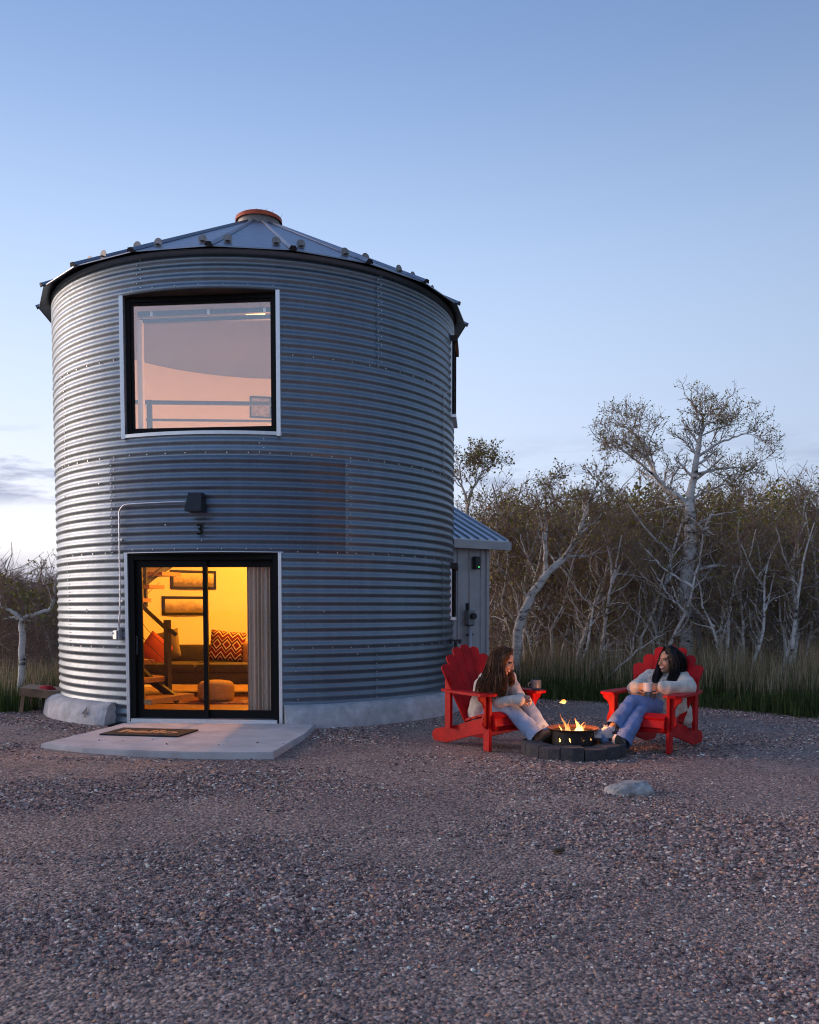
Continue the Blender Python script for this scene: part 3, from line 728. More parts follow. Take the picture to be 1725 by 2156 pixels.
MB().box((-.012, -.064, .055), (.066, .012, .098), Matrix.Rotation(R_(-9), 3, 'Z'), bev=.003).build('cover', M['trim'], sb)
MB().box((-.044, -.07, .075), (.012, .014, .02), bev=.003).build('latch', M['bolt'], sb)

# painted 4 on the foundation
four = link('painted_number', text_mesh('painted_number', '4', 0.17, 0.0006, mat('worn_grey_paint', (.16, .16, .17), .9, 0, .5, 40), 0.004))
four.parent = bin_; p4 = Vector(cyl(-36.0, 2.90, .12)); four.location = p4; four.rotation_euler = (R_(71), 0, R_(-36.0)); four['label'] = 'worn grey painted 4'

# door slab and mat
slab_poly = [(-3.54, 8.64), (-3.05, 8.38), (-2.6, 8.23), (-2.1, 8.14), (-1.6, 8.11), (-1.23, 8.12), (-1.07, 9.42), (-1.06, 10.1), (-3.24, 10.2), (-3.27, 9.88)]
sl = MB().prism(slab_poly, 0.11, Matrix.Translation((0, 0, -0.013))); so = sl.build('door_slab', M['slab'])
bm = bmesh.new(); bm.from_mesh(so.data); bmesh.ops.bevel(bm, geom=[e for e in bm.edges if all(v.co.z > 0 for v in e.verts)], offset=.008, segments=2, affect='EDGES'); bm.to_mesh(so.data); bm.free()
tag(so, 'pale concrete slab with a curved front edge before the sliding door', 'slab')
mc = Vector((-2.70, 9.36, .0425)); ma = math.atan2(9.54 - 9.70, -2.25 + 3.12)
mt = empty('doormat', mc, ma, 'black doormat with the word hello in tan letters', 'doormat')
MB().box((0, 0, .008), (.86, .50, .016), bev=.006).build('mat_body', M['rubber'], mt)
for k, ch in enumerate('hello'):
    lt = link('letter', text_mesh('letter', ch, .26, .0012, M['tanprint'], .010), mt)
    lt.location = ((-.23, -.085, .035, .115, .235)[k], -.02, .0176); lt.scale = (1.25, 1.0, 1)

# ------------------------------------------------------------------ inside the bin, ground floor
def rel(x, y, z=0.0): return (CX + x, CY + y, z)
IW = 0.08
rug = MB().prism([(-1.75, -.95), (1.15, -1.15), (1.3, .55), (-1.6, .6)], .012, Matrix.Translation((CX, CY, IW + .008))).build('rug', mat('patterned_rug', (.20, .06, .035), .95, 0, .0, 7))
def rugmat():
    m = rug.data.materials[0]; n, l = m.node_tree.nodes, m.node_tree.links; b = n['Principled BSDF']
    t = n.new('ShaderNodeTexCoord'); v = n.new('ShaderNodeTexVoronoi'); l.new(t.outputs['Object'], v.inputs[0]); v.inputs['Scale'].default_value = 9
    r = n.new('ShaderNodeValToRGB'); l.new(v.outputs['Distance'], r.inputs[0]); r.color_ramp.elements[0].color = (.30, .075, .03, 1); r.color_ramp.elements[1].color = (.34, .24, .13, 1); r.color_ramp.elements.new(.5).color = (.11, .035, .03, 1)
    l.new(r.outputs[0], b.inputs['Base Color'])
rugmat(); tag(rug, 'worn red patterned rug on the floor inside the door', 'rug')

sofa = empty('sofa', rel(-.95, .35, IW), 0, 'dark olive low sofa standing against the back wall inside', 'sofa')
MB().box((0, .02, .27), (2.25, .80, .20), bev=.05).build('base', M['olive'], sofa, smooth=40)
for s in (-1, 1): MB().box((s * .55, -.05, .405), (1.09, .72, .13), bev=.05).build('seat_cushion', M['olive'], sofa, smooth=40)
MB().box((0, .40, .50), (2.25, .20, .42), Matrix.Rotation(R_(-8), 3, 'X'), bev=.07).build('backrest', M['olive'], sofa, smooth=40)
for sx in (-1, 1):
    for sy in (-.3, .32): MB().box((sx * 1.02, sy, .085), (.07, .07, .17)).build('leg', M['black'], sofa)
def cushion(name, loc, rot, size, m, label):
    k = 14; v = []; f = []
    for side in (1, -1):
        for i in range(k + 1):
            for j in range(k + 1):
                u, w = i / k * 2 - 1, j / k * 2 - 1
                puff = (max(0, 1 - abs(u) ** 3.2) * max(0, 1 - abs(w) ** 3.2)) ** .6
                pin = 1 - .10 * (1 - abs(u * w)) * (abs(u) ** 4 + abs(w) ** 4) / 2
                v.append((u * size[0] / 2 * pin, side * puff * size[1] / 2, w * size[2] / 2 * pin))
    s2 = (k + 1) ** 2
    for b0 in (0, s2):
        for i in range(k):
            for j in range(k): a = b0 + i * (k + 1) + j; f.append((a, a + k + 1, a + k + 2, a + 1))
    mb = MB().raw(v, f); o = mb.build(name, m, smooth=True)
    bm = bmesh.new(); bm.from_mesh(o.data); bmesh.ops.remove_doubles(bm, verts=bm.verts, dist=.0005); bmesh.ops.recalc_face_normals(bm, faces=bm.faces); bm.to_mesh(o.data); bm.free()
    o.location = loc; o.rotation_euler = rot
    return tag(o, label, 'cushion')
def kilim():
    m = mat('kilim_fabric', (.3, .03, .02), .9); n, l = m.node_tree.nodes, m.node_tree.links; b = n['Principled BSDF']
    t = n.new('ShaderNodeTexCoord'); sp = n.new('ShaderNodeSeparateXYZ'); l.new(t.outputs['Object'], sp.inputs[0])
    def mth(op, a, b_=None):
        q = n.new('ShaderNodeMath'); q.operation = op
        for i, x in enumerate((a, b_)):
            if x is None: continue
            if isinstance(x, (int, float)): q.inputs[i].default_value = x
            else: l.new(x, q.inputs[i])
        return q.outputs[0]
    zig = mth('PINGPONG', mth('MULTIPLY', sp.outputs['X'], 7.0), .5)
    v = mth('ADD', mth('MULTIPLY', mth('ABSOLUTE', sp.outputs['Z']), 7.5), mth('MULTIPLY', zig, 1.3))
    s = mth('FRACT', v)
    r = n.new('ShaderNodeValToRGB'); l.new(s, r.inputs[0]); r.color_ramp.interpolation = 'CONSTANT'
    e = r.color_ramp.elements; e[0].color = (.16, .006, .006, 1); e[1].position = .42; e[1].color = (.70, .56, .32, 1)
    e.new(.60).color = (.05, .012, .012, 1); e.new(.78).color = (.22, .015, .01, 1); e.new(.9).color = (.70, .56, .32, 1)
    l.new(r.outputs[0], b.inputs['Base Color']); return m
cushion('cushion', rel(-.60, .48, IW + .70), (R_(-18), R_(6), R_(4)), (.52, .17, .46), kilim(), 'large red and cream patterned cushion in the middle of the sofa')
cushion('cushion', rel(-.17, .40, IW + .62), (R_(-22), R_(-10), R_(-16)), (.44, .16, .38), mat('ochre_linen', (.40, .22, .10), .9, 0, .15, 30), 'plain pale ochre cushion at the right end of the sofa')
cushion('cushion', rel(-1.62, .34, IW + .64), (R_(-14), R_(38), R_(10)), (.42, .14, .42), mat('rust_linen', (.46, .085, .03), .9, 0, .12, 30), 'rust orange cushion leaning at the left of the sofa')
cushion('cushion', rel(-1.52, .50, IW + .70), (R_(-18), R_(-14), R_(-6)), (.46, .14, .46), mat('sage_linen', (.20, .16, .08), .9, 0, .12, 30), 'sage green cushion behind the rust orange one')
pf = empty('pouf', rel(-.52, -.70, IW + .015), 0, 'round knitted beige pouf on the rug', 'pouf')
prof = [(0.0, 0.0), (.19, 0.0), (.235, .03), (.245, .12), (.24, .21), (.205, .255), (.10, .275), (0, .278)]
pp = []
for i in range(len(prof) - 1):
    for q in range(5):
        f_ = q / 5; r = prof[i][0] * (1 - f_) + prof[i + 1][0] * f_; z = prof[i][1] * (1 - f_) + prof[i + 1][1] * f_
        pp.append((r + (.004 if q % 2 else -.002) if r > .02 else r, z))
pp.append(prof[-1])
MB().lathe(pp, 40).build('body', mat('knit_beige', (.40, .27, .14), .95, 0, .15, 50, .5, 120), pf, smooth=True)
# staircase round the wall
stc = empty('staircase', rel(0, 0, IW), 0, 'open curved staircase with wooden treads and black steel rail, left inside the door', 'staircase')
sm = MB(); prev = None
for k in range(13):
    th = -27 - 11.5 * k; z = .20 * (k + 1)
    if z + IW > 2.40: break
    a0, a1 = th + 6.6, th - 6.6
    poly = [cyl(a, r, 0)[:2] for a, r in ((a0, 1.72), (a0, 2.17), (a0, 2.60), (th, 2.61), (a1, 2.60), (a1, 2.17), (a1, 1.72))]
    MB().prism(poly, .055, Matrix.Translation((0, 0, z - .03))).build('tread', M['wood'], stc)
    p0 = Vector(cyl(th + 4, 1.95, z - .06)); p1 = Vector(cyl(th - 7.5, 1.95, z + .14)); sm.box((p0 + p1) / 2, (.05, (p1 - p0).length * 1.05, .085), (p1 - p0).to_track_quat('Y', 'Z').to_matrix())
sm.build('stringer', M['blackmetal'], stc)
rail = [Vector(cyl(-33 - 11.5 * k, 1.80, .20 * k + 1.02)) for k in range(8)]
MB().box(Vector(cyl(-31.5, 1.80, .62)), (.065, .065, .98), Matrix.Rotation(R_(-31), 3, 'Z')).build('newel_post', M['blackmetal'], stc)
MB().tube([Vector(cyl(-27, 1.80, .93)), Vector(cyl(-29, 1.80, .97))] + rail, .027, 8).build('handrail', M['blackmetal'], stc, smooth=True)
for j, hz_ in enumerate((.22, .40, .58, .76)):
    MB().tube([p - Vector((0, 0, 1.0 - hz_)) for p in rail], .004, 5).build('cable', M['blackmetal'], stc)
for k in (3, 6): MB().box(Vector(cyl(-33 - 11.5 * k, 1.80, .20 * k + .55)), (.045, .045, .95), Matrix.Rotation(R_(-33 - 11.5 * k), 3, 'Z')).build('post', M['blackmetal'], stc)
# framed pictures
def picmat(name, a, b2, c, sc):
    m = mat(name, a, .6); n, l = m.node_tree.nodes, m.node_tree.links; bs = n['Principled BSDF']
    t = n.new('ShaderNodeTexCoord'); sp = n.new('ShaderNodeSeparateXYZ'); l.new(t.outputs['Object'], sp.inputs[0])
    nz = n.new('ShaderNodeTexNoise'); l.new(t.outputs['Object'], nz.inputs['Vector']); nz.inputs['Scale'].default_value = sc; nz.inputs['Detail'].default_value = 6
    ma_ = n.new('ShaderNodeMath'); ma_.operation = 'MULTIPLY_ADD'; l.new(nz.outputs['Fac'], ma_.inputs[0]); ma_.inputs[1].default_value = .16; l.new(sp.outputs['Z'], ma_.inputs[2])
    r = n.new('ShaderNodeValToRGB'); l.new(ma_.outputs[0], r.inputs[0]); e = r.color_ramp.elements
    e[0].position = .02; e[0].color = tuple(c) + (1,); e[1].position = .16; e[1].color = tuple(a) + (1,); e.new(.075).color = tuple(b2) + (1,)
    l.new(r.outputs[0], bs.inputs['Base Color']); return m
def picture(th, z, w, h, m, label, r=2.60, cat='picture', fw=.045):
    o = empty('framed_picture', Vector(cyl(th, r, z)) + Vector((CX, CY, 0)), R_(th), label, cat)
    fr = MB()
    for s in (-1, 1):
        fr.box((s * (w / 2 - fw / 2), 0.0, 0), (fw, .03, h)); fr.box((0, 0.0, s * (h / 2 - fw / 2)), (w - 2 * fw, .03, fw))
    fr.build('frame', M['black'], o); MB().box((0, 0.008, 0), (w - 2 * fw, .012, h - 2 * fw)).build('print', m, o)
    return o
picture(-145.0, 1.80, .78, .31, picmat('print_herd', (.66, .58, .42), (.42, .33, .2), (.12, .09, .05), 24), 'upper of two black framed wide landscape pictures on the inside wall', r=2.56)
picture(-141.5, 1.375, .78, .31, picmat('print_hills', (.66, .60, .46), (.34, .27, .17), (.16, .12, .07), 9), 'lower of two black framed wide landscape pictures on the inside wall', r=2.56)
# door curtain
cu = empty('curtain', rel(*(org0 + t0 * .62 - n0 * .22)[:2], 0), R_(T0), 'grey curtain drawn to the right side inside the sliding door', 'curtain')
v = []; kk = 90
for i in range(kk + 1):
    u = -.17 + .36 * i / kk
    for z in (.10, 1.0, 2.0): v.append((u, .026 * math.sin(i / kk * 2 * math.pi * 7.5) + .012 * math.sin(i * .7), z))
MB().raw(v, [(i * 3 + j, i * 3 + 3 + j, i * 3 + 4 + j, i * 3 + 1 + j) for i in range(kk) for j in (0, 1)]).build('cloth', mat('grey_drape', (.60, .51, .42), .9, 0, .1, 60, .2, 200), cu, smooth=True)
MB().tube([(-1.5, 0, 2.03), (.26, 0, 2.03)], .012, 8).build('rod', M['blackmetal'], cu)
# ceiling lamp, ground floor (hidden above the door head, its light fills the room)
cl_ = empty('ceiling_lamp', rel(.15, .75, 2.44), 0, 'warm round ceiling lamp glowing in the room behind the sliding door', 'ceiling lamp')
MB().lathe([(0, 0), (.20, 0), (.20, -.05), (.0, -.05)], 32).build('housing', mat('lamp_white', (.8, .8, .8), .5), cl_)
MB().lathe([(0, -.056), (.185, -.056), (.185, -.052), (0, -.052)], 32).build('diffuser', mat('lamp_glow', (1, .8, .5), .5, emit=(1, .48, .10, 6)), cl_)
la = bpy.data.lights.new('lamp_light', 'POINT'); la.shadow_soft_size = .10; la.energy = 210; la.color = (1.0, .36, .028)
lo_ = bpy.data.objects.new('lamp_light', la); COL.objects.link(lo_); lo_.parent = cl_; lo_.location = (0, 0, -.17)
# ------------------------------------------------------------------ upstairs
lr = empty('loft_railing', rel(-1.52, -.05, 2.60), R_(3), 'dark steel loft railing seen through the upstairs window', 'railing')
MB().box((1.1, 0, 1.60), (3.0, .045, .05)).build('top_rail', M['blackmetal'], lr)
MB().box((1.28, 0, 1.36), (2.7, .03, .03)).build('mid_rail', M['blackmetal'], lr)
MB().box((1.28, 0, 1.14), (2.7, .03, .03)).build('mid_rail', M['blackmetal'], lr)
for x in (-.02, 2.5): MB().box((x, .0, .82), (.07, .05, 1.62)).build('post', M['blackmetal'], lr)
picture(-170.8, 4.70, .36, .36, mat('print_grey', (.12, .11, .11), .5, 0, .6, 20, color2=(.5, .45, .42)), 'small square framed picture on the upstairs wall', r=2.60, fw=.03)
bl = empty('roller_blind', rel(*(org0 - n0 * .20)[:2], 4.64), R_(T0), 'rolled up blind on a rail behind the top of the upstairs window', 'blind')
MB().box((.02, 0, .06), (1.62, .05, .055)).build('upper_rail', M['blackmetal'], bl); MB().box((.02, 0, -.02), (1.58, .05, .045)).build('lower_rail', M['blackmetal'], bl)
for x in (-.62, 0.05, .70): MB().box((x, -.03, .055), (.03, .02, .05)).build('bracket', M['trim'], bl)
jb = MB(); bar(jb, -HU + .10, -HU + .16, 3.3, 4.62, -.20, -.14); o = jb.build('window_lining', M['cream'], bin_)
pd = empty('pendant_lamp', rel(-.15, .54, 5.60), 0, 'slim glowing linear lamp hanging high in the upstairs room', 'pendant lamp')
MB().box((0, 0, 0), (.28, .03, .018), bev=.004).build('light_bar', mat('bar_glow', (1, .7, .4), .5, emit=(1, .45, .12, 5)), pd)
MB().box((0, 0, .016), (.29, .035, .014)).build('housing', M['blackmetal'], pd)
for x_ in (-.1, .1): MB().tube([(x_, 0, .02), (x_, 0, .42)], .004, 6).build('cord', M['trim'], pd)
lb = bpy.data.lights.new('added_lamp_light', 'POINT'); lb.energy = 115; lb.color = (1, .42, .19); lb.shadow_soft_size = .10
tl = empty('added_lamp', rel(.3, -.2, 2.60), 0, 'unseen lamp added below the window to light the upstairs room', 'lamp')  # added lamp below the sight line, only there to warm wall and ceiling
MB().lathe([(0, 0), (.11, 0), (.11, .02), (.02, .03), (.015, .5), (0, .5)], 24).build('stand', M['blackmetal'], tl)
MB().lathe([(.16, .45), (.10, .62)], 32).build('shade', mat('lamp_shade', (.7, .6, .45), .9), tl)
lo_ = bpy.data.objects.new('added_lamp_light', lb); COL.objects.link(lo_); lo_.parent = tl; lo_.location = (0, 0, .74)  # added room light sits over the unseen lamp, not in the pendant

# ------------------------------------------------------------------ annex behind the bin
sx, sy = 1.158, 13.6
ang = math.atan2(.6, .8)                                  # front wall runs towards the bin
an = empty('metal_annex', (sx, sy, 0), ang, 'small ribbed metal annex with pitched roof attached behind the bin', 'annex')
# local: x along the wall away from the bin (to the right), wall spans x -3..0, y into the building, z up
M['annex'] = mat('annex_cladding', (.40, .41, .42), .5, .25, .10, 6, .1, 30)
M['annexroof'] = mat('annex_roof', (.56, .60, .66), .38, .85, .08, 8)
def xmin(y):                                              # where the annex meets the round wall
    q = (RB + .012) ** 2 - (y - 1.354) ** 2
    return -3.038 + math.sqrt(max(q, 0))
MB().box((xmin(0) / 2, .02, 1.125), (-xmin(0), .04, 2.25)).build('front_wall', M['annex'], an)
MB().box((-.02, 1.60, 1.125), (.04, 3.12, 2.25)).build('gable_wall', M['annex'], an)
MB().box((xmin(3.2) / 2, 3.18, 1.125), (-xmin(3.2), .04, 2.25)).build('rear_wall', M['annex'], an)
pr4 = [(-.026, 0), (-.013, -.022), (.013, -.022), (.026, 0)]
for i in range(3):
    x = -.115 - .225 * i
    MB().raw([(x + a, b_, z) for z in (0.02, 2.235) for a, b_ in pr4], [(0, 1, 5, 4), (1, 2, 6, 5), (2, 3, 7, 6), (4, 5, 6, 7), (0, 3, 2, 1)]).build('cladding_rib', M['annex'], an)
for i in range(13):
    y = .14 + .24 * i
    MB().raw([(b_, y + a, z) for z in (0.02, 2.235) for a, b_ in ((-.026, 0), (-.013, .022), (.013, .022), (.026, 0))], [(0, 4, 5, 1), (1, 5, 6, 2), (2, 6, 7, 3)]).build('cladding_rib', M['annex'], an)
MB().box((0, 0, 1.125), (.05, .05, 2.24)).build('corner_trim', M['annex'], an)
tp = math.tan(R_(25.5)); ov = .30
def rp_(x, s, dz=0): return (x, -.15 + s, 2.335 + s * tp + dz)
def roof_strip(ss, z_of):
    v = []; f = []
    for s_ in ss:
        y = -.15 + s_
        for dz in (0, -.03): v += [(xmin(y), y, z_of(s_) + dz), (ov, y, z_of(s_) + dz)]
    for i in range(len(ss) - 1):
        b_ = i * 4; c = b_ + 4
        f += [(b_, b_ + 1, c + 1, c), (b_ + 2, c + 2, c + 3, b_ + 3), (b_ + 1, b_ + 3, c + 3, c + 1), (b_, c, c + 2, b_ + 2)]
    f += [(0, 2, 3, 1), (len(v) - 4, len(v) - 3, len(v) - 1, len(v) - 2)]
    return MB().raw(v, f)
rf = roof_strip(np.linspace(0, 1.75, 10), lambda s_: 2.335 + s_ * tp).build('roof', M['annexroof'], an)
roof_strip(np.linspace(1.752, 3.5, 10), lambda s_: 2.335 + (3.502 - s_) * tp).build('rear_roof', M['annexroof'], an)
MB().raw([(0, 0, 2.25), (0, 3.2, 2.25), (0, 1.6, 2.25 + 1.6 * tp)], [(0, 1, 2)]).build('gable', M['annex'], an)
for i in range(6):
    x = ov - .03 - .18 * i; s1 = 1.75
    while s1 > .02 and x - .03 < xmin(-.15 + s1): s1 -= .02
    if s1 < .06: continue
    MB().raw([(x + a, -.155 + s, 2.335 + s * tp + b_) for s in (0, s1) for a, b_ in ((-.028, .001), (-.012, .026), (.012, .026), (.028, .001))], [(0, 1, 5, 4), (1, 2, 6, 5), (2, 3, 7, 6), (0, 3, 2, 1)]).build('roof_rib', M['annexroof'], rf)
xe = xmin(-.15)
MB().box(((xe + ov + .03) / 2, -.165, 2.262), (ov + .03 - xe, .025, .12)).build('fascia', M['annex'], an)
MB().box(((xe + ov) / 2 + .02, -.07, 2.222), (ov - xe - .06, .16, .02)).build('soffit', mat('annex_soffit', (.25, .25, .26), .8), an)
cs = empty('security_lamp', Vector((sx, sy, 2.0)) + Matrix.Rotation(ang, 3, 'Z') @ Vector((-.27, -.03, 0)), ang, 'small dark box with a green light under the annex eave', 'security lamp')
MB().box((0, -.04, 0), (.09, .08, .19), bev=.01).build('housing', M['blackmetal'], cs)
MB().box((.012, -.083, -.06), (.014, .008, .014)).build('indicator', mat('green_led', (.1, .8, .2), .5, emit=(.1, 1, .25, 1.2)), cs)
mt_ = empty('electric_meter', Vector((sx, sy, 0)) + Matrix.Rotation(ang, 3, 'Z') @ Vector((-.40, -.03, 0)), ang, 'grey electric meter and pipe on the annex wall', 'meter')
MB().tube([(0, -.05, .0), (0, -.05, 1.06)], .035, 10).build('pipe', M['annex'], mt_, smooth=True)
MB().box((0, -.05, 1.20), (.12, .09, .22), bev=.01).build('meter_box', mat('meter_grey', (.22, .24, .25), .5, .3), mt_)
MB().tube([(0.005, -.09, 1.22), (0.005, -.15, 1.22)], .045, 16).build('dial', M['blackmetal'], mt_)
MB().box((-.05, -.05, 1.36), (.03, .05, .10)).build('bracket', M['blackmetal'], mt_)
for z in (.95, 1.09): MB().box((0, -.05, z), (.12, .03, .03)).build('clamp', M['blackmetal'], mt_)
yp = empty('yard_hydrant', (.615, 12.15, 0), 0, 'black yard hydrant post with a T handle behind the left chair', 'hydrant')
MB().tube([(0, 0, 0), (0, 0, .90)], .022, 8).build('pipe', M['blackmetal'], yp); MB().box((0, 0, .905), (.17, .03, .025), bev=.006).build('handle', M['blackmetal'], yp)
for s in (-1, 1): MB().tube([(s * .06, 0, .86), (s * .06, 0, .92)], .02, 8).build('knob', M['blackmetal'], yp)
# ------------------------------------------------------------------ copies of a thing with its parts
def copy_tree(o, parent=None):
    c = o.copy(); COL.objects.link(c); c.parent = parent
    for ch in o.children: copy_tree(ch, c)
    return c

# ------------------------------------------------------------------ red garden chairs (local: y forward, x to the sitter's right)
def arc(cx, cy, r, a0, a1, n): return [(cx + r * math.cos(a), cy + r * math.sin(a)) for a in np.linspace(R_(a0), R_(a1), n)]
def plane_yz(x): return Matrix(((0, 0, 1, x), (1, 0, 0, 0), (0, 1, 0, 0), (0, 0, 0, 1)))      # poly (y,z), thickness along x
def plane_xz(y): return Matrix(((1, 0, 0, 0), (0, 0, 1, y), (0, 1, 0, 0), (0, 0, 0, 1)))      # poly (x,z), thickness along y
def soft(o, off=.004):
    bm = bmesh.new(); bm.from_mesh(o.data)
    bmesh.ops.bevel(bm, geom=[e for e in bm.edges if len(e.link_faces) == 2 and e.calc_face_angle(0) > .6], offset=off, segments=2, affect='EDGES', clamp_overlap=True)
    bm.to_mesh(o.data); bm.free(); return o
def make_chair():
    c = empty('garden_chair')
    for s in (-1, 1):
        soft(MB().box((s * .275, 0, .26), (.034, .088, .52)).build('front_leg', M['red'], c))
        br = [(s * .293, .515), (s * .395, .515)] + [(s * q[0], q[1]) for q in ((.385, .48), (.345, .45), (.322, .40), (.326, .35), (.345, .31), (.348, .27), (.33, .235), (.293, .205))]
        soft(MB().prism(br, .028, plane_xz(0.004)).build('arm_bracket', M['red'], c), .003)
        arm = [(s * .245, .10), (s * .30, .125), (s * .37, .11), (s * .405, .04), (s * .41, -.10), (s * .395, -.35), (s * .36, -.55), (s * .345, -.63), (s * .29, -.635), (s * .275, -.45), (s * .25, -.2), (s * .243, 0)]
        soft(MB().prism(arm, .026, Matrix.Translation((0, 0, .534))).build('armrest', M['red'], c))
        side = [(.06, .325)] + [(.075, .29), (.085, .25), (.07, .21), (.03, .185)] + [(-.25, .115), (-.50, .045), (-.66, .0), (-.86, .0), (-.895, .045), (-.885, .09), (-.84, .125), (-.62, .165), (-.60, .16), (-.58, .178), (-.50, .19), (-.42, .215), (-.02, .325)]
        soft(MB().prism(side, .03, plane_yz(s * .241)).build('side_rail', M['red'], c))
        post = [(-.605, .16), (-.515, .16), (-.515, .62), (-.53, .66), (-.575, .672), (-.605, .64)]
        soft(MB().prism(post, .032, plane_yz(s * .300)).build('rear_post', M['red'], c))
    ys = [(.062, .262, -68), (.038, .327, -28), (-.045, .330, 10), (-.135, .309, 14), (-.225, .284, 15), (-.315, .259, 15.5)]
    for y, z, a in ys:
        soft(MB().box((0, y, z + .010), (.515, .082, .022), Matrix.Rotation(R_(a), 3, 'X')).build('seat_slat', M['red'], c), .003)
    MB().box((0, .035, .235), (.45, .022, .10)).build('front_apron', M['red'], c)
    # fan of seven back slats
    p0 = Vector((0, -.375, .235)); d = Vector((0, -.335, .76)).normalized(); nrm_ = Vector((1, 0, 0)).cross(d)
    for k in range(-3, 4):
        a = k * 3.1; L_ = (.80, .775, .70, .605)[abs(k)]
        w0, w1 = .068, .111
        ax = (Vector((math.sin(R_(a)), 0, 0)) + d * math.cos(R_(a))).normalized(); lat = ax.cross(nrm_).normalized()
        if lat.x < 0: lat = -lat
        org = p0 + Vector((k * .0705, 0, 0))
        top = [(w1 / 2 * math.cos(t), L_ - w1 * .30 + w1 * .34 * math.sin(t)) for t in np.linspace(0, math.pi, 9)]
        poly = [(-w0 / 2, 0), (w0 / 2, 0)] + top
        Mx = Matrix(((lat.x, ax.x, nrm_.x, org.x), (lat.y, ax.y, nrm_.y, org.y), (lat.z, ax.z, nrm_.z, org.z), (0, 0, 0, 1)))
        soft(MB().prism(poly, .022, Mx).build('back_slat', M['red'], c), .003)
    soft(MB().box((0, -.585, .628), (.63, .028, .075), Matrix.Rotation(R_(-20), 3, 'X')).build('back_brace', M['red'], c))
    MB().box((0, -.41, .262), (.45, .06, .028), Matrix.Rotation(R_(-24), 3, 'X')).build('lower_brace', M['red'], c)
    return c
def face_rz(fx, fy): return math.atan2(-fx, fy)
FL = Vector((.58, -.815, 0)).normalized(); FR = Vector((-.62, -.785, 0)).normalized()
OL = Vector((.955, 8.59, 0)); OR = Vector((2.178, 8.46, 0))
chl = make_chair(); chl.location = OL + Vector((0, 0, .0)); chl.rotation_euler = (0, 0, face_rz(FL.x, FL.y))
tag(chl, 'red slatted garden chair left of the fire, holding the woman with long brown hair', 'chair', 'red garden chairs by the fire')
chr_ = copy_tree(chl); chr_.location = OR; chr_.rotation_euler = (0, 0, face_rz(FR.x, FR.y))
tag(chr_, 'red slatted garden chair right of the fire, holding the woman with black hair', 'chair', 'red garden chairs by the fire')

# ------------------------------------------------------------------ fire pit
PX, PY = 1.505, 8.265
nb = 14
for k in range(nb):
    a = 360 / nb * (k + .5) + 1.5; h = 360 / nb / 2 - .55
    v = []
    for z, gr in ((-.02, 0), (.108, 0), (.118, .010)):
        for aa, r in ((a - h, .285 + gr), (a + h, .285 + gr), (a + h, .472 - gr), (a, .482 - gr), (a - h, .472 - gr)):
            v.append((math.sin(R_(aa)) * r, -math.cos(R_(aa)) * r, z))
    f = [(4, 3, 2, 1, 0), (10, 11, 12, 13, 14)] + [(j * 5 + i, j * 5 + (i + 1) % 5, j * 5 + 5 + (i + 1) % 5, j * 5 + 5 + i) for j in (0, 1) for i in range(5)]
    o = MB().raw(v, f).build('ring_block', M['char'])
    o.location = (PX, PY, random.uniform(-.004, .004)); o.rotation_euler = (random.uniform(-.015, .015), random.uniform(-.015, .015), 0)
    tag(o, 'charcoal concrete block in the low ring round the fire bowl', 'block', 'ring blocks')
fp = empty('fire_bowl', (PX - .005, PY, 0), 0, 'round black steel fire bowl with rusty rim and flame cut-outs', 'fire bowl')
RCY, Z0, Z1 = .192, .092, .228
nu, nv = 352, 34
def cut(u, z):      # flame shaped holes round the wall
    per = 2 * math.pi / 11; x = ((u + per * .02) % per - per / 2) * RCY; y = (z - .160)
    if abs(x) > .03: return False
    t = (y + .034) / .068
    if not 0 < t < 1: return False
    c = .006 * math.sin(t * 6.0 + .5)
    w = .0125 * math.sin(math.pi * min(1, t * 1.35) if t < .74 else math.pi) if t < .3 else .0125 * (1 - (t - .3) / .7) ** .8
    hole = abs(x - c) < w
    core = abs(x - c * .6 - .001) < w * .36 and t < .42
    return hole and not core
v = [(math.sin(u) * RCY, -math.cos(u) * RCY, z) for u in np.arange(nu) * 2 * math.pi / nu for z in np.linspace(Z0, Z1, nv + 1)]
f = []
for i in range(nu):
    u = (i + .5) * 2 * math.pi / nu
    for j in range(nv):
        z = Z0 + (Z1 - Z0) * (j + .5) / nv
        if cut(u, z): continue
        k = (i + 1) % nu; f.append((i * (nv + 1) + j, k * (nv + 1) + j, k * (nv + 1) + j + 1, i * (nv + 1) + j + 1))
MB().raw(v, f).build('bowl_wall', M['soot'], fp, smooth=True, fix=False)
MB().lathe([(.0, Z0 + .012), (.1915, Z0 + .012), (.1915, Z0 + .004), (0, Z0 + .004)], 48).build('bowl_floor', M['soot'], fp)
MB().lathe([(.182, Z1 + .004), (.222, Z1 + .010), (.236, Z1 + .018), (.238, Z1 + .014), (.224, Z1 + .002), (.186, Z1 - .008), (.182, Z1 + .004)], 56).build('rim', M['rust'], fp, smooth=40)
for a in (-38, 36, 142, 218): 
    p = Vector((math.sin(R_(a)), -math.cos(R_(a)), 0)); MB().box(p * .155 + Vector((0, 0, .048)), (.022, .012, .096), Matrix.Rotation(R_(a), 3, 'Z')).build('leg', M['soot'], fp)
vlv = MB().tube([(0.01, -.12, .07), (.01, -.14, .055), (.0, -.16, .052)], .011, 8); vlv.ell((0.0, -.165, .052), (.018, .014, .018)); vlv.build('gas_fitting', mat('brass', (.5, .36, .16), .35, .9), fp, smooth=True)
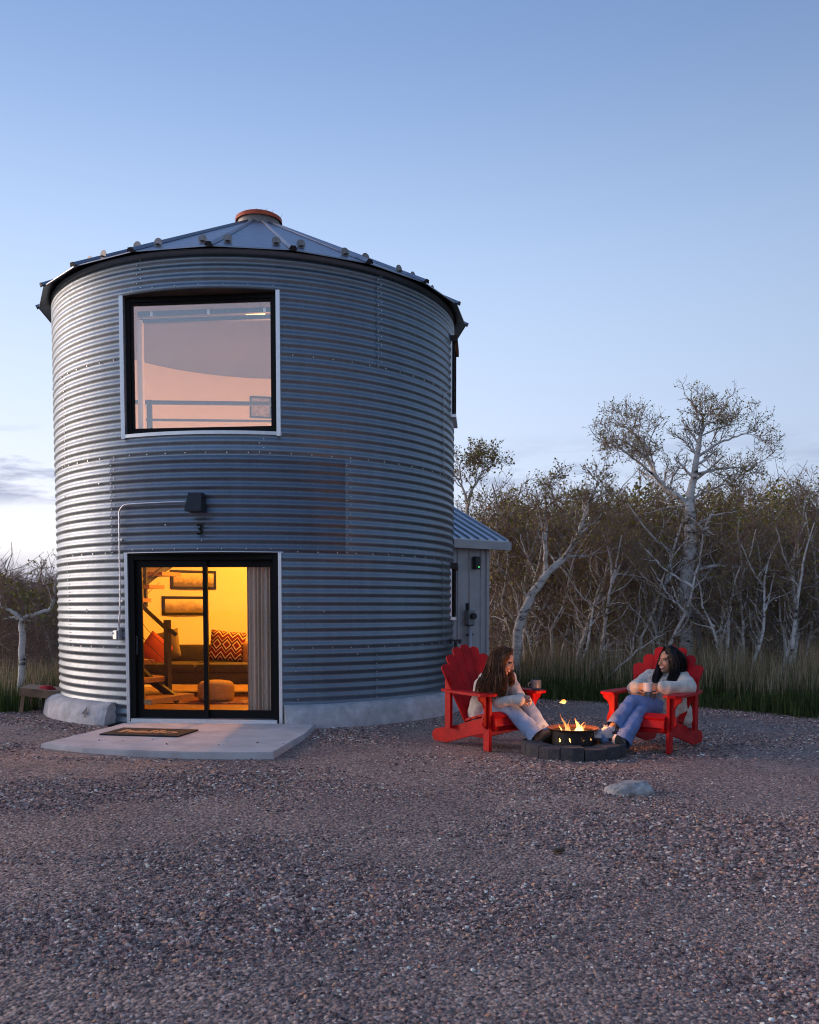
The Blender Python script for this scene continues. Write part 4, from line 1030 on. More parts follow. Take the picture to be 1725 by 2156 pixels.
# glowing stones in the bowl
lav = MB(); random.seed(11)
for i in range(70):
    r = .17 * math.sqrt(random.random()); a = random.random() * 6.283; s = random.uniform(.012, .026)
    lav.ell((r * math.cos(a), r * math.sin(a), Z1 - .035 + random.uniform(-.012, .01)), (s, s * .8, s * .7), Matrix.Rotation(random.random() * 3, 3, 'Z'), 8)
lav.build('lava_rock', mat('lava_rock', (.05, .03, .026), .9), fp)
def flame_mat(name, strength, dens=1.0):
    m = bpy.data.materials.new(name); m.use_nodes = True; n, l = m.node_tree.nodes, m.node_tree.links; n.remove(n['Principled BSDF'])
    t = n.new('ShaderNodeTexCoord'); sp = n.new('ShaderNodeSeparateXYZ'); l.new(t.outputs['Generated'], sp.inputs[0])
    r = n.new('ShaderNodeValToRGB'); l.new(sp.outputs['Z'], r.inputs[0]); e = r.color_ramp.elements
    e[0].color = (1, .62, .22, 1); e[1].color = (1, .20, .03, 1); e.new(.55).color = (1, .42, .10, 1)
    em = n.new('ShaderNodeEmission'); l.new(r.outputs[0], em.inputs[0]); em.inputs[1].default_value = strength
    tr = n.new('ShaderNodeBsdfTransparent'); mx = n.new('ShaderNodeMixShader')
    nz = n.new('ShaderNodeTexNoise'); l.new(t.outputs['Generated'], nz.inputs['Vector']); nz.inputs['Scale'].default_value = 3.0; nz.inputs['Detail'].default_value = 3
    mr = n.new('ShaderNodeMapRange'); l.new(nz.outputs['Fac'], mr.inputs[0]); mr.inputs[1].default_value = .25; mr.inputs[2].default_value = .65; mr.inputs[3].default_value = .35 * dens; mr.inputs[4].default_value = min(1, dens)
    l.new(mr.outputs[0], mx.inputs[0]); l.new(tr.outputs[0], mx.inputs[1]); l.new(em.outputs[0], mx.inputs[2]); l.new(mx.outputs[0], n['Material Output'].inputs[0])
    return m
FM1 = flame_mat('flame_bright', 3.6, 1.0); FM2 = flame_mat('flame_thin', 1.3, .5)
fire = empty('campfire_flames', (PX - .005, PY, Z1 - .03), 0, 'small orange gas flames burning in the fire bowl', 'flames')
def tongue(base, h, r, lean, ph, m, name='flame'):
    pts = []; rad = []
    for i in range(15):
        t = i / 14
        pts.append(Vector(base) + Vector((lean[0] * t * t + .016 * math.sin(t * 5 + ph) * t, lean[1] * t * t + .012 * math.cos(t * 4 + ph) * t, h * t)))
        rad.append(max(.0015, r * (math.sin(math.pi * min(1, .25 + t * .8)) ** 1.0) * (1 - t * .75) * (1 + .25 * math.sin(t * 9 + ph * 2))))
    MB().tube(pts, rad, 12).build(name, m, fire, smooth=True)
tongue((.045, -.02, 0), .135, .034, (-.02, 0), .3, FM1); tongue((.070, -.03, 0), .10, .020, (.02, 0), 2.0, FM1); tongue((.088, .0, 0), .085, .022, (.02, .01), 4, FM2)
tongue((-.062, .0, 0), .175, .017, (-.055, 0), 1.0, FM2); tongue((-.035, .02, 0), .12, .015, (.0, 0), 2.4, FM2); tongue((-.11, -.01, 0), .075, .011, (-.01, 0), .6, FM1)
tongue((.10, -.05, 0), .03, .010, (0, 0), .9, FM1); tongue((-.02, -.06, 0), .03, .009, (0, 0), .2, FM1)
for a in (-58, -25, 8, 40, 72): tongue((math.sin(R_(a)) * .15, -math.cos(R_(a)) * .15, -.075), .075, .018, (0, 0), a, FM1)
MB().ell((-.088, 0, .285), (.024, .018, .021), seg=14).ell((-.108, 0, .279), (.018, .010, .008)).build('flame_lick', flame_mat('flame_ball', 2.0, .95), fire, smooth=True)
lf = bpy.data.lights.new('fire_light', 'POINT'); lf.energy = 12; lf.color = (1.0, .36, .10); lf.shadow_soft_size = .07
lo_ = bpy.data.objects.new('fire_light', lf); COL.objects.link(lo_); lo_.parent = fire; lo_.location = (.03, -.02, .17)

# ------------------------------------------------------------------ rock, small stones, cups, board with bean bags
def rock(name, loc, size, seed, m, label, cat, rz=0):
    bm = bmesh.new(); bmesh.ops.create_icosphere(bm, subdivisions=5, radius=1)
    for q in bm.verts:
        n = q.co.copy(); d = 1 + .28 * mnoise.noise(n * 1.1 + Vector((seed, 0, 0))) + .10 * mnoise.noise(n * 3.2 + Vector((0, seed, 0))) + .05 * mnoise.noise(n * 7) + .03 * mnoise.noise(n * 17)
        n = n * d; q.co = Vector((n.x * size[0], n.y * size[1], max(-.35, min(.8, n.z)) * size[2]))
    me = bpy.data.meshes.new(name); bm.to_mesh(me); bm.free(); me.materials.append(m); me.shade_smooth()
    o = link(name, me); o.location = loc; o.rotation_euler = (0, R_(-4), rz); return tag(o, label, cat)
rock('boulder', (1.60, 6.50, .01), (.178, .12, .088), 3.3, mat('pale_rock', (.17, .15, .135), .9, 0, .4, 12, 1.0, 70, color2=(.58, .55, .53), detail=10), 'flat pale grey rock lying on the gravel in front of the fire', 'rock', .1)
rock('leaf_clod', (.83, 4.98, -.008), (.032, .024, .014), 8.1, mat('brown_clod', (.07, .045, .03), .95, 0, .4, 40), 'small dark brown clod on the gravel in the foreground', 'clod', .4)

def cup(name, loc, rz, m, label, r=.043, h=.085, handle=True):
    o = empty(name, loc, rz, label, 'mug')
    MB().lathe([(0, .004), (r * .80, .0), (r * .93, .008), (r, .03), (r, h), (r * .93, h), (r * .92, .012), (0, .010)], 32).build('cup', m, o, smooth=40)
    if handle: MB().tube([(-r * .95 - .030 * math.sin(t), 0, h * .5 + .027 * math.cos(t)) for t in np.linspace(.1, math.pi - .1, 10)], .0055, 8).build('handle', m, o, smooth=True)
    return o
mg = chl.location + Matrix.Rotation(chl.rotation_euler.z, 3, 'Z') @ Vector((-.325, .015, .548))
cup('mug', mg, 0, mat('blue_grey_glaze', (.13, .15, .19), .35, 0, .2, 20), 'blue grey speckled mug on the arm of the left chair', .050, .095)
cup('mug', (2.245, 8.50, .555), R_(200), mat('white_glaze', (.72, .70, .68), .35, 0, .06, 20), 'white mug held by the woman with black hair', .045, .085, False)

bt = empty('bean_bag_board', (-4.72, 11.95, 0), R_(12), 'wooden bean bag toss board on short legs beside the foundation', 'game board')
M['ply'] = mat('weathered_ply', (.26, .15, .085), .7, 0, .35, 6, .1, 40, stretch=(1, 8, 1))
rt = Matrix.Rotation(R_(7), 3, 'Y')
MB().box((.25, 0, .235), (1.2, .60, .02), rt).build('deck', M['ply'], bt)
for s in (-1, 1): MB().box((.25, s * .29, .185), (1.2, .02, .085), rt).build('side_rail', M['ply'], bt)
MB().box((-.345, 0, .26), (.02, .60, .085), rt).build('end_rail', M['ply'], bt)
for s in (-1, 1): MB().box((-.33, s * .265, .125), (.045, .025, .27), Matrix.Rotation(R_(8), 3, 'Y')).build('leg', M['ply'], bt)
def bag(dx, dy, dz, col_, label):
    k = 10; v = []; f = []
    for i in range(k + 1):
        for j in range(k + 1):
            u, w = i / k * 2 - 1, j / k * 2 - 1
            v.append((u * .078, w * .078, .042 * ((1 - u ** 4) * (1 - w ** 4)) ** .6 * (1 + .35 * mnoise.noise(Vector((u * 2, w * 2, dx * 9)))) ))
    f = [(i * (k + 1) + j, (i + 1) * (k + 1) + j, (i + 1) * (k + 1) + j + 1, i * (k + 1) + j + 1) for i in range(k) for j in range(k)]
    n = len(v); v += [(a, b_, -.006) for a, b_, c in v[:]]; f += [tuple(q + n for q in reversed(w)) for w in f[:]]
    for i in range(k): f += [(i, i + 1, n + i + 1, n + i), (k * (k + 1) + i, n + k * (k + 1) + i, n + k * (k + 1) + i + 1, k * (k + 1) + i + 1)]
    o = MB().raw(v, f).build('bean_bag', mat('bag_cloth', col_, .9, 0, .1, 40), smooth=50)
    o.location = Vector(bt.location) + Matrix.Rotation(bt.rotation_euler.z, 3, 'Z') @ Vector((dx, dy, dz)); o.rotation_euler = (0, R_(7), dx * 7); tag(o, label, 'bean bag', 'bean bags on the board')
bag(-.05, -.12, .285, (.42, .02, .025), 'larger red bean bag on the wooden board'); bag(.22, -.06, .256, (.025, .07, .24), 'blue bean bag on the wooden board'); bag(.40, -.12, .235, (.30, .02, .03), 'dark red bean bag half hidden beside the foundation')

# ------------------------------------------------------------------ the two women
def evaluate(o):
    dg = bpy.context.evaluated_depsgraph_get(); dg.update()
    me = bpy.data.meshes.new_from_object(o.evaluated_get(dg)); return me
def skin_over(name, mb, mats, parent, voxel=.007, it=6, fac=.5, folds=0.0, fscale=14.0, cuts=(), seed=0, subd=False):
    """fuse overlapping volumes into one continuous surface"""
    tmp = mb.build('tmp', [], fix=True)
    md = tmp.modifiers.new('r', 'REMESH'); md.mode = 'VOXEL'; md.voxel_size = voxel; md.use_smooth_shade = True
    sm_ = tmp.modifiers.new('s', 'SMOOTH'); sm_.iterations = it; sm_.factor = fac
    me = evaluate(tmp); old = tmp.data; bpy.data.objects.remove(tmp); bpy.data.meshes.remove(old)
    n = len(me.vertices); co = np.empty(n * 3, np.float32); me.vertices.foreach_get('co', co); co = co.reshape(-1, 3)
    if folds:
        no = np.empty(n * 3, np.float32); me.vertices.foreach_get('normal', no); no = no.reshape(-1, 3)
        for i in range(n):
            p = Vector(co[i]) * fscale
            w = mnoise.noise(p + Vector((seed, 0, 0))) * 1.0 + .5 * (1 - abs(2 * mnoise.noise(p * .6 + Vector((0, seed, 3)))))
            co[i] += no[i] * folds * w
        me.vertices.foreach_set('co', co.ravel())
    if cuts:
        bm = bmesh.new(); bm.from_mesh(me)
        for pc, pn, rad in cuts:
            geo = [v for v in bm.verts if (v.co - Vector(pc)).length < rad]
            gs = set(geo); es = [e for e in bm.edges if all(v in gs for v in e.verts)]; fs = [q for q in bm.faces if all(v in gs for v in q.verts)]
            bmesh.ops.bisect_plane(bm, geom=geo + es + fs, plane_co=pc, plane_no=pn, clear_outer=True)
        bm.to_mesh(me); bm.free()
    me.materials.clear()
    for q in mats: me.materials.append(q)
    me.name = name; me.transform(Matrix.Translation(-parent.location)); me.shade_smooth()
    return link(name, me, parent)

def hand(mb, wrist, d, pn, side, curl, sc=1.0, spread=.0):
    d = Vector(d).normalized(); pn = Vector(pn); pn = (pn - d * pn.dot(d)).normalized(); s = d.cross(pn) * side; wrist = Vector(wrist)
    rm = Matrix(((s.x, pn.x, d.x), (s.y, pn.y, d.y), (s.z, pn.z, d.z)))
    mb.ell(wrist + d * .042 * sc, (.038 * sc, .016 * sc, .050 * sc), rm, 16)
    mb.cone(wrist - d * .03, wrist + d * .02, .024 * sc, .025 * sc)
    for i, ln in enumerate((.82, .95, 1.0, .88)):
        p = wrist + d * (.078 + .006 * (1 - abs(i - 1.6))) * sc + s * (-.0285 + .019 * i) * sc
        a = curl * (.55 + .05 * i); dd = d + s * spread * (i - 1.5)
        for q, (l_, r) in enumerate(((.040, .0088), (.026, .0080), (.021, .0074))):
            v = (dd.normalized() * math.cos(a) + pn * math.sin(a)).normalized(); e = p + v * l_ * ln * sc
            mb.cone(p, e, r * sc, r * .93 * sc, 10); p = e; a += curl * .75
    b = wrist + d * .022 * sc + s * .030 * sc
    v = (d * .62 + s * .62 + pn * .45).normalized(); e = b + v * .042 * sc; mb.cone(b, e, .0125 * sc, .0105 * sc, 10)
    v = (d * .92 + s * .1 + pn * .5).normalized(); mb.cone(e, e + v * .034 * sc, .0102 * sc, .0085 * sc, 10)

def head_axes(fwd, up):
    f = Vector(fwd).normalized(); u = Vector(up); u = (u - f * u.dot(f)).normalized(); x = f.cross(u)
    return Matrix(((x.x, f.x, u.x), (x.y, f.y, u.y), (x.z, f.z, u.z)))
def head(mb, c, Rm):
    c = Vector(c); P = lambda x, y, z: c + Rm @ Vector((x, y, z))
    mb.ell(P(0, -.018, .030), (.074, .092, .084), Rm, 24)
    mb.ell(P(0, .022, -.030), (.060, .064, .078), Rm, 24)
    mb.ell(P(0, .030, -.070), (.045, .048, .038), Rm, 18)
    mb.ell(P(0, .066, -.096), (.021, .018, .018), Rm, 14)
    for s in (-1, 1):
        mb.ell(P(s * .036, .052, -.022), (.025, .026, .026), Rm, 14)
        mb.ell(P(s * .074, -.006, -.004), (.010, .020, .031), Rm, 12)
        mb.ell(P(s * .031, .071, .024), (.023, .014, .008), Rm, 12)
        mb.ell(P(s * .031, .066, .008), (.0165, .0150, .0105), Rm, 12)
    mb.cone(P(0, .080, .020), P(0, .104, -.022), .0090, .0125, 12)
    for s in (-1, 1): mb.ell(P(s * .011, .090, -.027), (.009, .010, .008), Rm, 10)
    mb.ell(P(0, .083, -.049), (.028, .012, .0065), Rm, 14); mb.ell(P(0, .080, -.066), (.023, .013, .0075), Rm, 14)
    mb.ell(P(0, .076, -.057), (.027, .011, .008), Rm, 14)

def paint_face(o, c, Rm, parent, smile=1.0):
    """assign lips, teeth, eyes and brows by place on the face"""
    me = o.data; Ri = Rm.transposed(); c = Vector(c) - parent.location
    for p in me.polygons:
        q = Ri @ (p.center - c)
        if q.length > .16 or q.y < .03: continue
        x, z = abs(q.x), q.z
        curve = z + .0 - (x / .03) ** 2 * .008 * smile
        if q.y > .058 and x < .036 and -.074 < curve < -.042:
            p.material_index = 2 if (-.0640 < curve < -.0510 and x < .027) else 1
        elif q.y > .05 and ((x - .031) / .0155) ** 2 + ((z - .008) / .0068) ** 2 < 1:
            p.material_index = 4 if abs(x - .031) < .0068 else 3
        elif q.y > .04 and .012 < x < .052 and abs(z - (.0275 - (x - .03) ** 2 * 6)) < .0048:
            p.material_index = 5
        elif q.y > .05 and .0145 < x < .0475 and abs(z - .0165 + (x - .031) ** 2 * 12) < .0024:
            p.material_index = 5

def strands(name, parent, guides, n, m, seed, r0=.0042, wave=.010, ua=None, ub=None):
    rg = np.random.default_rng(seed); Pall = []
    K = 14
    for gi, (pts, rad, share) in enumerate(guides):
        pts = np.array(pts, float); rad = np.array(rad, float); k = int(n * share)
        t = np.linspace(0, len(pts) - 1, K)
        c = np.stack([np.interp(t, np.arange(len(pts)), pts[:, j]) for j in range(3)], -1)
        for _ in range(2): c[1:-1] = (c[:-2] + 2 * c[1:-1] + c[2:]) / 4
        rr = np.interp(t, np.arange(len(pts)), rad)
        ang = rg.random(k) * 2 * np.pi; q = np.sqrt(rg.random(k)) * 1.05
        dd = np.gradient(c, axis=0); dd /= np.linalg.norm(dd, axis=1, keepdims=True) + 1e-9
        a = np.cross(dd, np.array([0.35, -0.9, 0.2])); a /= np.linalg.norm(a, axis=1, keepdims=True); b2 = np.cross(dd, a)
        P = c[None] + rr[None, :, None] * q[:, None, None] * (a[None] * np.cos(ang)[:, None, None] + b2[None] * np.sin(ang)[:, None, None])
        ph = rg.random(k) * 6.28; fr = 5 + 5 * rg.random(k); am = wave * rg.random(k)
        s = np.linspace(0, 1, K)
        P += (am[:, None] * (s ** .7)[None] * np.sin(fr[:, None] * s[None] * 2 + ph[:, None]))[..., None] * a[None]
        P += (am[:, None] * (s ** .7)[None] * np.cos(fr[:, None] * s[None] * 2.3 + ph[:, None]))[..., None] * b2[None] * .7
        lenf = 1 - .16 * rg.random(k)          # ragged ends
        idx = np.minimum(np.arange(K)[None] * lenf[:, None], K - 1); i0 = np.floor(idx).astype(int); i1 = np.minimum(i0 + 1, K - 1); w = (idx - i0)[..., None]
        P = P[np.arange(k)[:, None], i0] * (1 - w) + P[np.arange(k)[:, None], i1] * w
        Pall.append(P)
    P = np.concatenate(Pall) - np.array(parent.location)
    Rr = r0 * (.5 + .8 * rg.random((len(P), 1))) * np.clip(1.15 - np.linspace(0, 1, K) ** 2.5, .25, 1)[None]
    V, F = batch_tubes(P, Rr, 3)
    return link(name, np_mesh(name, V, F, [m], smooth=True), parent)

def hairmat(name, a, b2, rough):
    m = mat(name, a, rough, 0, .3, 18, color2=b2, stretch=(3, 3, .4)); m.node_tree.nodes['Principled BSDF'].inputs['Specular IOR Level'].default_value = .2; return m
def skinmats(tag_, sk, lip):
    s = mat('skin_' + tag_, sk, .5, 0, .06, 30); s.node_tree.nodes['Principled BSDF'].inputs['Subsurface Weight'].default_value = .12
    s.node_tree.nodes['Principled BSDF'].inputs['Subsurface Radius'].default_value = (.012, .004, .002)
    return [s, mat('lips_' + tag_, lip, .4), mat('teeth_' + tag_, (.78, .72, .64), .3), mat('eye_white_' + tag_, (.62, .58, .55), .3), mat('iris_' + tag_, (.02, .012, .01), .2), mat('brow_' + tag_, (.03, .018, .012), .8)]
def denim(name, c):
    m = mat(name, c, .9, 0, .28, 7, .35, 260, detail=8); return m
V3 = Vector
DO = V3((0, -.05, 0))
def pt(x, y, z): return V3((x, y, z)) + DO

# --- woman on the left: leaning forward, hands clasped, long brown hair
A = empty('person', (.75, 8.80, 0), 0, 'woman with long brown hair in a cream sweater leaning forward with clasped hands', 'person')
pel = pt(.755, 8.865, .34); hipR, hipL = pt(.695, 8.80, .355), pt(.83, 8.905, .355)
knR, knL = pt(.955, 8.59, .385), pt(1.13, 8.735, .40)
anR, anL = pt(1.185, 8.415, .155), pt(1.272, 8.52, .135)
ches = pt(.805, 8.775, .58); nek = pt(.845, 8.735, .72)
shR, shL = pt(.725, 8.64, .66), pt(.965, 8.815, .66)
elR, elL = pt(.835, 8.50, .465), pt(1.06, 8.68, .465)
wrR, wrL = pt(1.02, 8.435, .483), pt(1.045, 8.51, .500)
hc = pt(.905, 8.665, .832); Rm = head_axes((.83, -.40, -.46), (.30, -.17, 1))
sk = skinmats('fair', (.58, .33, .24), (.42, .12, .10))
mb = MB(); head(mb, hc, Rm); mb.cone(nek - V3((.02, -.02, .05)), hc + Rm @ V3((0, -.03, -.05)), .050, .046)
for off in (-.05, .05):
    lat = V3((.8, .58, 0)) * off; mb.cone(pel + lat, ches + lat * 1.2, .105, .105); mb.cone(ches + lat, nek - V3((0, 0, .07)) + lat * .8, .105, .07)
mb.cone(shR, shL, .05, .05)
for h_, k_, a_ in ((hipR, knR, anR), (hipL, knL, anL)): mb.cone(pel, h_, .09, .085); mb.cone(h_, k_, .078, .055); mb.cone(k_, a_, .052, .036)
for s_, e_, w_ in ((shR, elR, wrR), (shL, elL, wrL)): mb.cone(s_, e_, .042, .036); mb.cone(e_, w_, .036, .025)
hand(mb, wrR, (.75, .25, -.12), (.0, .9, .45), -1, .95); hand(mb, wrL, (.72, -.42, -.05), (-.15, -.75, -.5), 1, .95)
body = skin_over('body', mb, sk, A, .0056, 3, .4); paint_face(body, hc, Rm, A)
M['knit'] = mat('cream_knit', (.62, .55, .49), .95, 0, .14, 30, .55, 130, sheen=.3); M['denimlight'] = denim('light_denim', (.28, .39, .58))
mb = MB()
for off in (-.075, .075):
    lat = V3((.8, .58, 0)) * off; mb.cone(pel + lat + V3((-.005, .005, -.03)), ches + lat * 1.15, .118, .118); mb.cone(ches + lat * 1.1, nek + lat * .9 - V3((.005, 0, .085)), .118, .075)
mb.cone(pel + V3((-.03, .02, -.05)), pel + V3((.03, -.06, .06)), .11, .12)
mb.cone(shR, shL, .072, .072); mb.cone(nek - V3((0, 0, .035)), nek + V3((.01, -.01, .0)), .068, .06)
for s_, e_, w_ in ((shR, elR, wrR), (shL, elL, wrL)):
    mb.cone(s_, e_, .064, .058); mb.cone(e_, w_ - (w_ - e_) * .12, .056, .046); mb.cone(w_ - (w_ - e_) * .12, w_ + (w_ - e_) * .02, .046, .043)
skin_over('sweater', mb, [M['knit']], A, .008, 5, .5, .011, 15, seed=2)
for h_, k_, a_ in ((hipR, knR, anR), (hipL, knL, anL)):
    mb = MB(); mb.cone(pel + V3((0, 0, -.01)), h_, .112, .102); mb.cone(h_, k_, .098, .072); d_ = (a_ - k_).normalized(); mb.cone(k_, a_ + d_ * .10, .070, .092)
    skin_over('jeans_leg', mb, [M['denimlight']], A, .008, 5, .5, .007, 16, [(a_ + d_ * .005, d_, .22)], seed=4)
M['boot'] = mat('brown_leather', (.19, .085, .042), .55, 0, .3, 14, .2, 60); M['sole'] = mat('dark_sole', (.02, .016, .014), .8)
def boot(an_, toe, heel):
    an_, toe, heel = V3(an_), V3(toe), V3(heel); mb = MB(); mb.cone(an_ + V3((-.02, .01, .07)), an_ + V3((0, 0, -.02)), .048, .044); mb.cone(an_, heel, .044, .036)
    mid = (an_ + toe) / 2 + V3((0, 0, -.005)); mb.cone(an_ + V3((0, 0, -.02)), mid, .043, .040); mb.cone(mid, toe, .040, .026); mb.cone(heel, mid - V3((0, 0, .015)), .034, .034)
    skin_over('boot', mb, [M['boot']], A, .006, 4, .5, .003, 22)
    d = (toe - heel).normalized(); up = V3((0, 0, 1)); up = (up - d * up.dot(d)).normalized()
    mb = MB(); mb.cone(heel - up * .030, heel + d * .05 - up * .030, .026, .024); mb.cone((heel + toe) / 2 - up * .022, toe - up * .018, .028, .022)
    skin_over('sole', mb, [M['sole']], A, .006, 2, .4)
boot(anR, pt(1.292, 8.325, .205), pt(1.185, 8.40, .118)); boot(anL, pt(1.385, 8.45, .165), pt(1.275, 8.515, .085))
hm = hairmat('brown_hair', (.045, .020, .011, 1), (.20, .088, .038, 1), .42)
mb = MB(); mb.ell(hc + Rm @ V3((0, -.034, .036)), (.086, .096, .090), Rm, 24); mb.ell(hc + Rm @ V3((0, -.05, -.03)), (.078, .072, .09), Rm, 20)
gA = [hc + Rm @ V3((0, 0, .12)), hc + Rm @ V3((.082, .0, .045)), hc + Rm @ V3((.092, -.005, -.06)), pt(.855, 8.535, .665), pt(.835, 8.50, .57), pt(.825, 8.49, .455)]
gB = [hc + Rm @ V3((.01, -.05, .11)), hc + Rm @ V3((.075, -.085, .02)), pt(.80, 8.57, .70), pt(.745, 8.54, .59), pt(.735, 8.53, .47)]
gC = [hc + Rm @ V3((0, 0, .12)), hc + Rm @ V3((-.082, .0, .03)), hc + Rm @ V3((-.095, .02, -.07)), pt(.985, 8.71, .665), pt(.975, 8.70, .58)]
gD = [hc + Rm @ V3((0, -.04, .115)), hc + Rm @ V3((.02, -.12, .02)), pt(.77, 8.63, .73), pt(.69, 8.585, .61), pt(.665, 8.56, .50)]
rA = [.03, .038, .050, .068, .070, .045]
for gg, k in ((gA, .85), (gB, .85), (gC, .55), (gD, .75)):
    for i in range(len(gg) - 2): mb.cone(gg[i], gg[i + 1], (.03, .035, .042, .050, .055, .03)[i] * k, (.03, .035, .042, .050, .055, .03)[i + 1] * k)
ho = skin_over('hair', mb, [hm], A, .008, 5, .5, .006, 26, seed=6)
strands('hair_strands', A, [(gA, rA, .40), (gB, [.03, .05, .062, .070, .055], .26), (gC, [.03, .03, .032, .034, .024], .14), (gD, [.03, .05, .062, .068, .055], .20)], 1150, hm, 21)['kind'] = 'stuff'

# --- woman on the right: legs crossed, mug in both hands, black hair
B = empty('person', (2.42, 8.80, 0), 0, 'smiling woman with black hair in a cream fleece jacket, legs crossed, holding a mug', 'person')
pel = pt(2.385, 8.76, .345); hipL, hipR = pt(2.46, 8.71, .37), pt(2.33, 8.82, .36)
knL, anL = pt(2.10, 8.59, .455), pt(1.86, 8.36, .222)
knR, anR = pt(2.165, 8.525, .365), pt(1.945, 8.285, .118)
ches = pt(2.47, 8.89, .58); nek = pt(2.525, 8.945, .705)
shL, shR = pt(2.655, 8.845, .650), pt(2.40, 9.04, .650)
elL, elR = pt(2.635, 8.60, .585), pt(2.205, 8.85, .560)
wrL, wrR = pt(2.375, 8.535, .600), pt(2.165, 8.645, .600)
hc = pt(2.520, 8.875, .826); Rm = head_axes((-.90, -.44, -.06), (-.02, -.06, 1))
sk2 = skinmats('tan', (.50, .27, .17), (.40, .11, .09))
Fv = V3((-.62, -.785, 0)); Lv = V3((.785, -.62, 0))
mb = MB(); head(mb, hc, Rm); mb.cone(nek - V3((0, 0, .05)), hc + Rm @ V3((0, -.03, -.05)), .050, .046)
for off in (-.05, .05):
    lat = Lv * off; mb.cone(pel + lat, ches + lat * 1.2, .105, .105); mb.cone(ches + lat, nek - V3((0, 0, .07)) + lat * .8, .105, .07)
mb.cone(shR, shL, .05, .05)
for h_, k_, a_ in ((hipR, knR, anR), (hipL, knL, anL)): mb.cone(pel, h_, .09, .085); mb.cone(h_, k_, .075, .055); mb.cone(k_, a_, .052, .034)
for s_, e_, w_ in ((shR, elR, wrR), (shL, elL, wrL)): mb.cone(s_, e_, .042, .036); mb.cone(e_, w_, .036, .025)
hand(mb, wrL, (-.95, -.25, .0), (-.25, .9, .0), 1, .62); hand(mb, wrR, (.35, -.9, .0), (.75, .3, .0), -1, .55)
body = skin_over('body', mb, sk2, B, .0056, 3, .4); paint_face(body, hc, Rm, B, 1.3)
M['fleece'] = mat('cream_fleece', (.66, .59, .50), 1.0, 0, .16, 40, .9, 90, sheen=.5); M['denimblue'] = denim('blue_denim', (.15, .24, .46))
mb = MB()
for off in (-.085, .085):
    lat = Lv * off; mb.cone(pel + lat - Fv * .05 + V3((0, 0, .03)), ches + lat * 1.2 - Fv * .02, .125, .125); mb.cone(ches + lat * 1.1 - Fv * .02, nek + lat * .95 - V3((0, 0, .08)) - Fv * .02, .125, .09)
mb.cone(shR, shL, .082, .082)
for s in (-1, 1): mb.cone(nek + Lv * s * .06 - V3((0, 0, .03)) - Fv * .03, nek + Lv * s * .07 + V3((0, 0, .01)) - Fv * .055, .045, .035)
for s_, e_, w_ in ((shR, elR, wrR), (shL, elL, wrL)):
    mb.cone(s_, e_, .078, .076); mb.cone(e_, e_ + (w_ - e_) * .78, .074, .064); mb.cone(e_ + (w_ - e_) * .78, w_ + (w_ - e_) * .02, .060, .046)
# the jacket tail hangs down between seat and chair arm
t0_ = pel + Lv * .15 - Fv * .08
mb.cone(t0_ + V3((0, 0, .12)), t0_ - Fv * .08 + Lv * .05 + V3((0, 0, .0)), .10, .080); mb.cone(t0_ - Fv * .08 + Lv * .05, t0_ - Fv * .13 + Lv * .075 + V3((0, 0, -.09)), .078, .062)
skin_over('jacket', mb, [M['fleece']], B, .009, 4, .5, .015, 11, seed=9)
mb = MB()
for off in (-.05, .05): mb.cone(pel + Lv * off + Fv * .03 + V3((0, 0, .03)), ches + Lv * off * 1.1 + Fv * .045, .108, .105)
skin_over('shirt', mb, [mat('patterned_cotton', (.42, .36, .31), .9, 0, .5, 34)], B, .009, 4, .5, .006, 16)
mb = MB(); bl0 = pel + Fv * .155 + Lv * -.01 + V3((0, 0, .10)); mb.cone(bl0, bl0 + V3((.035, .02, .09)), .014, .016); mb.cone(bl0 + Lv * .03, bl0 + Lv * .03 + V3((.03, .02, .09)), .014, .016); skin_over('strap', mb, [mat('taupe_strap', (.17, .12, .10), .8)], B, .006, 3, .5)
for h_, k_, a_, fl, ct in ((hipR, knR, anR, .088, .015), (hipL, knL, anL, .072, -.03)):
    mb = MB(); mb.cone(pel + V3((0, 0, .0)), h_, .112, .102); mb.cone(h_, k_, .094, .068); d_ = (a_ - k_).normalized(); mb.cone(k_, a_ + d_ * .10, .066, fl)
    skin_over('jeans_leg', mb, [M['denimblue']], B, .008, 5, .5, .007, 15, [(a_ + d_ * ct, d_, .18)], seed=14)
M['canvas'] = mat('white_canvas', (.52, .50, .51), .85, 0, .12, 30, .3, 150); M['whitesole'] = mat('white_rubber', (.62, .61, .60), .6); M['tread'] = mat('grey_tread', (.09, .075, .06), .9, 0, .3, 40, .4, 80)
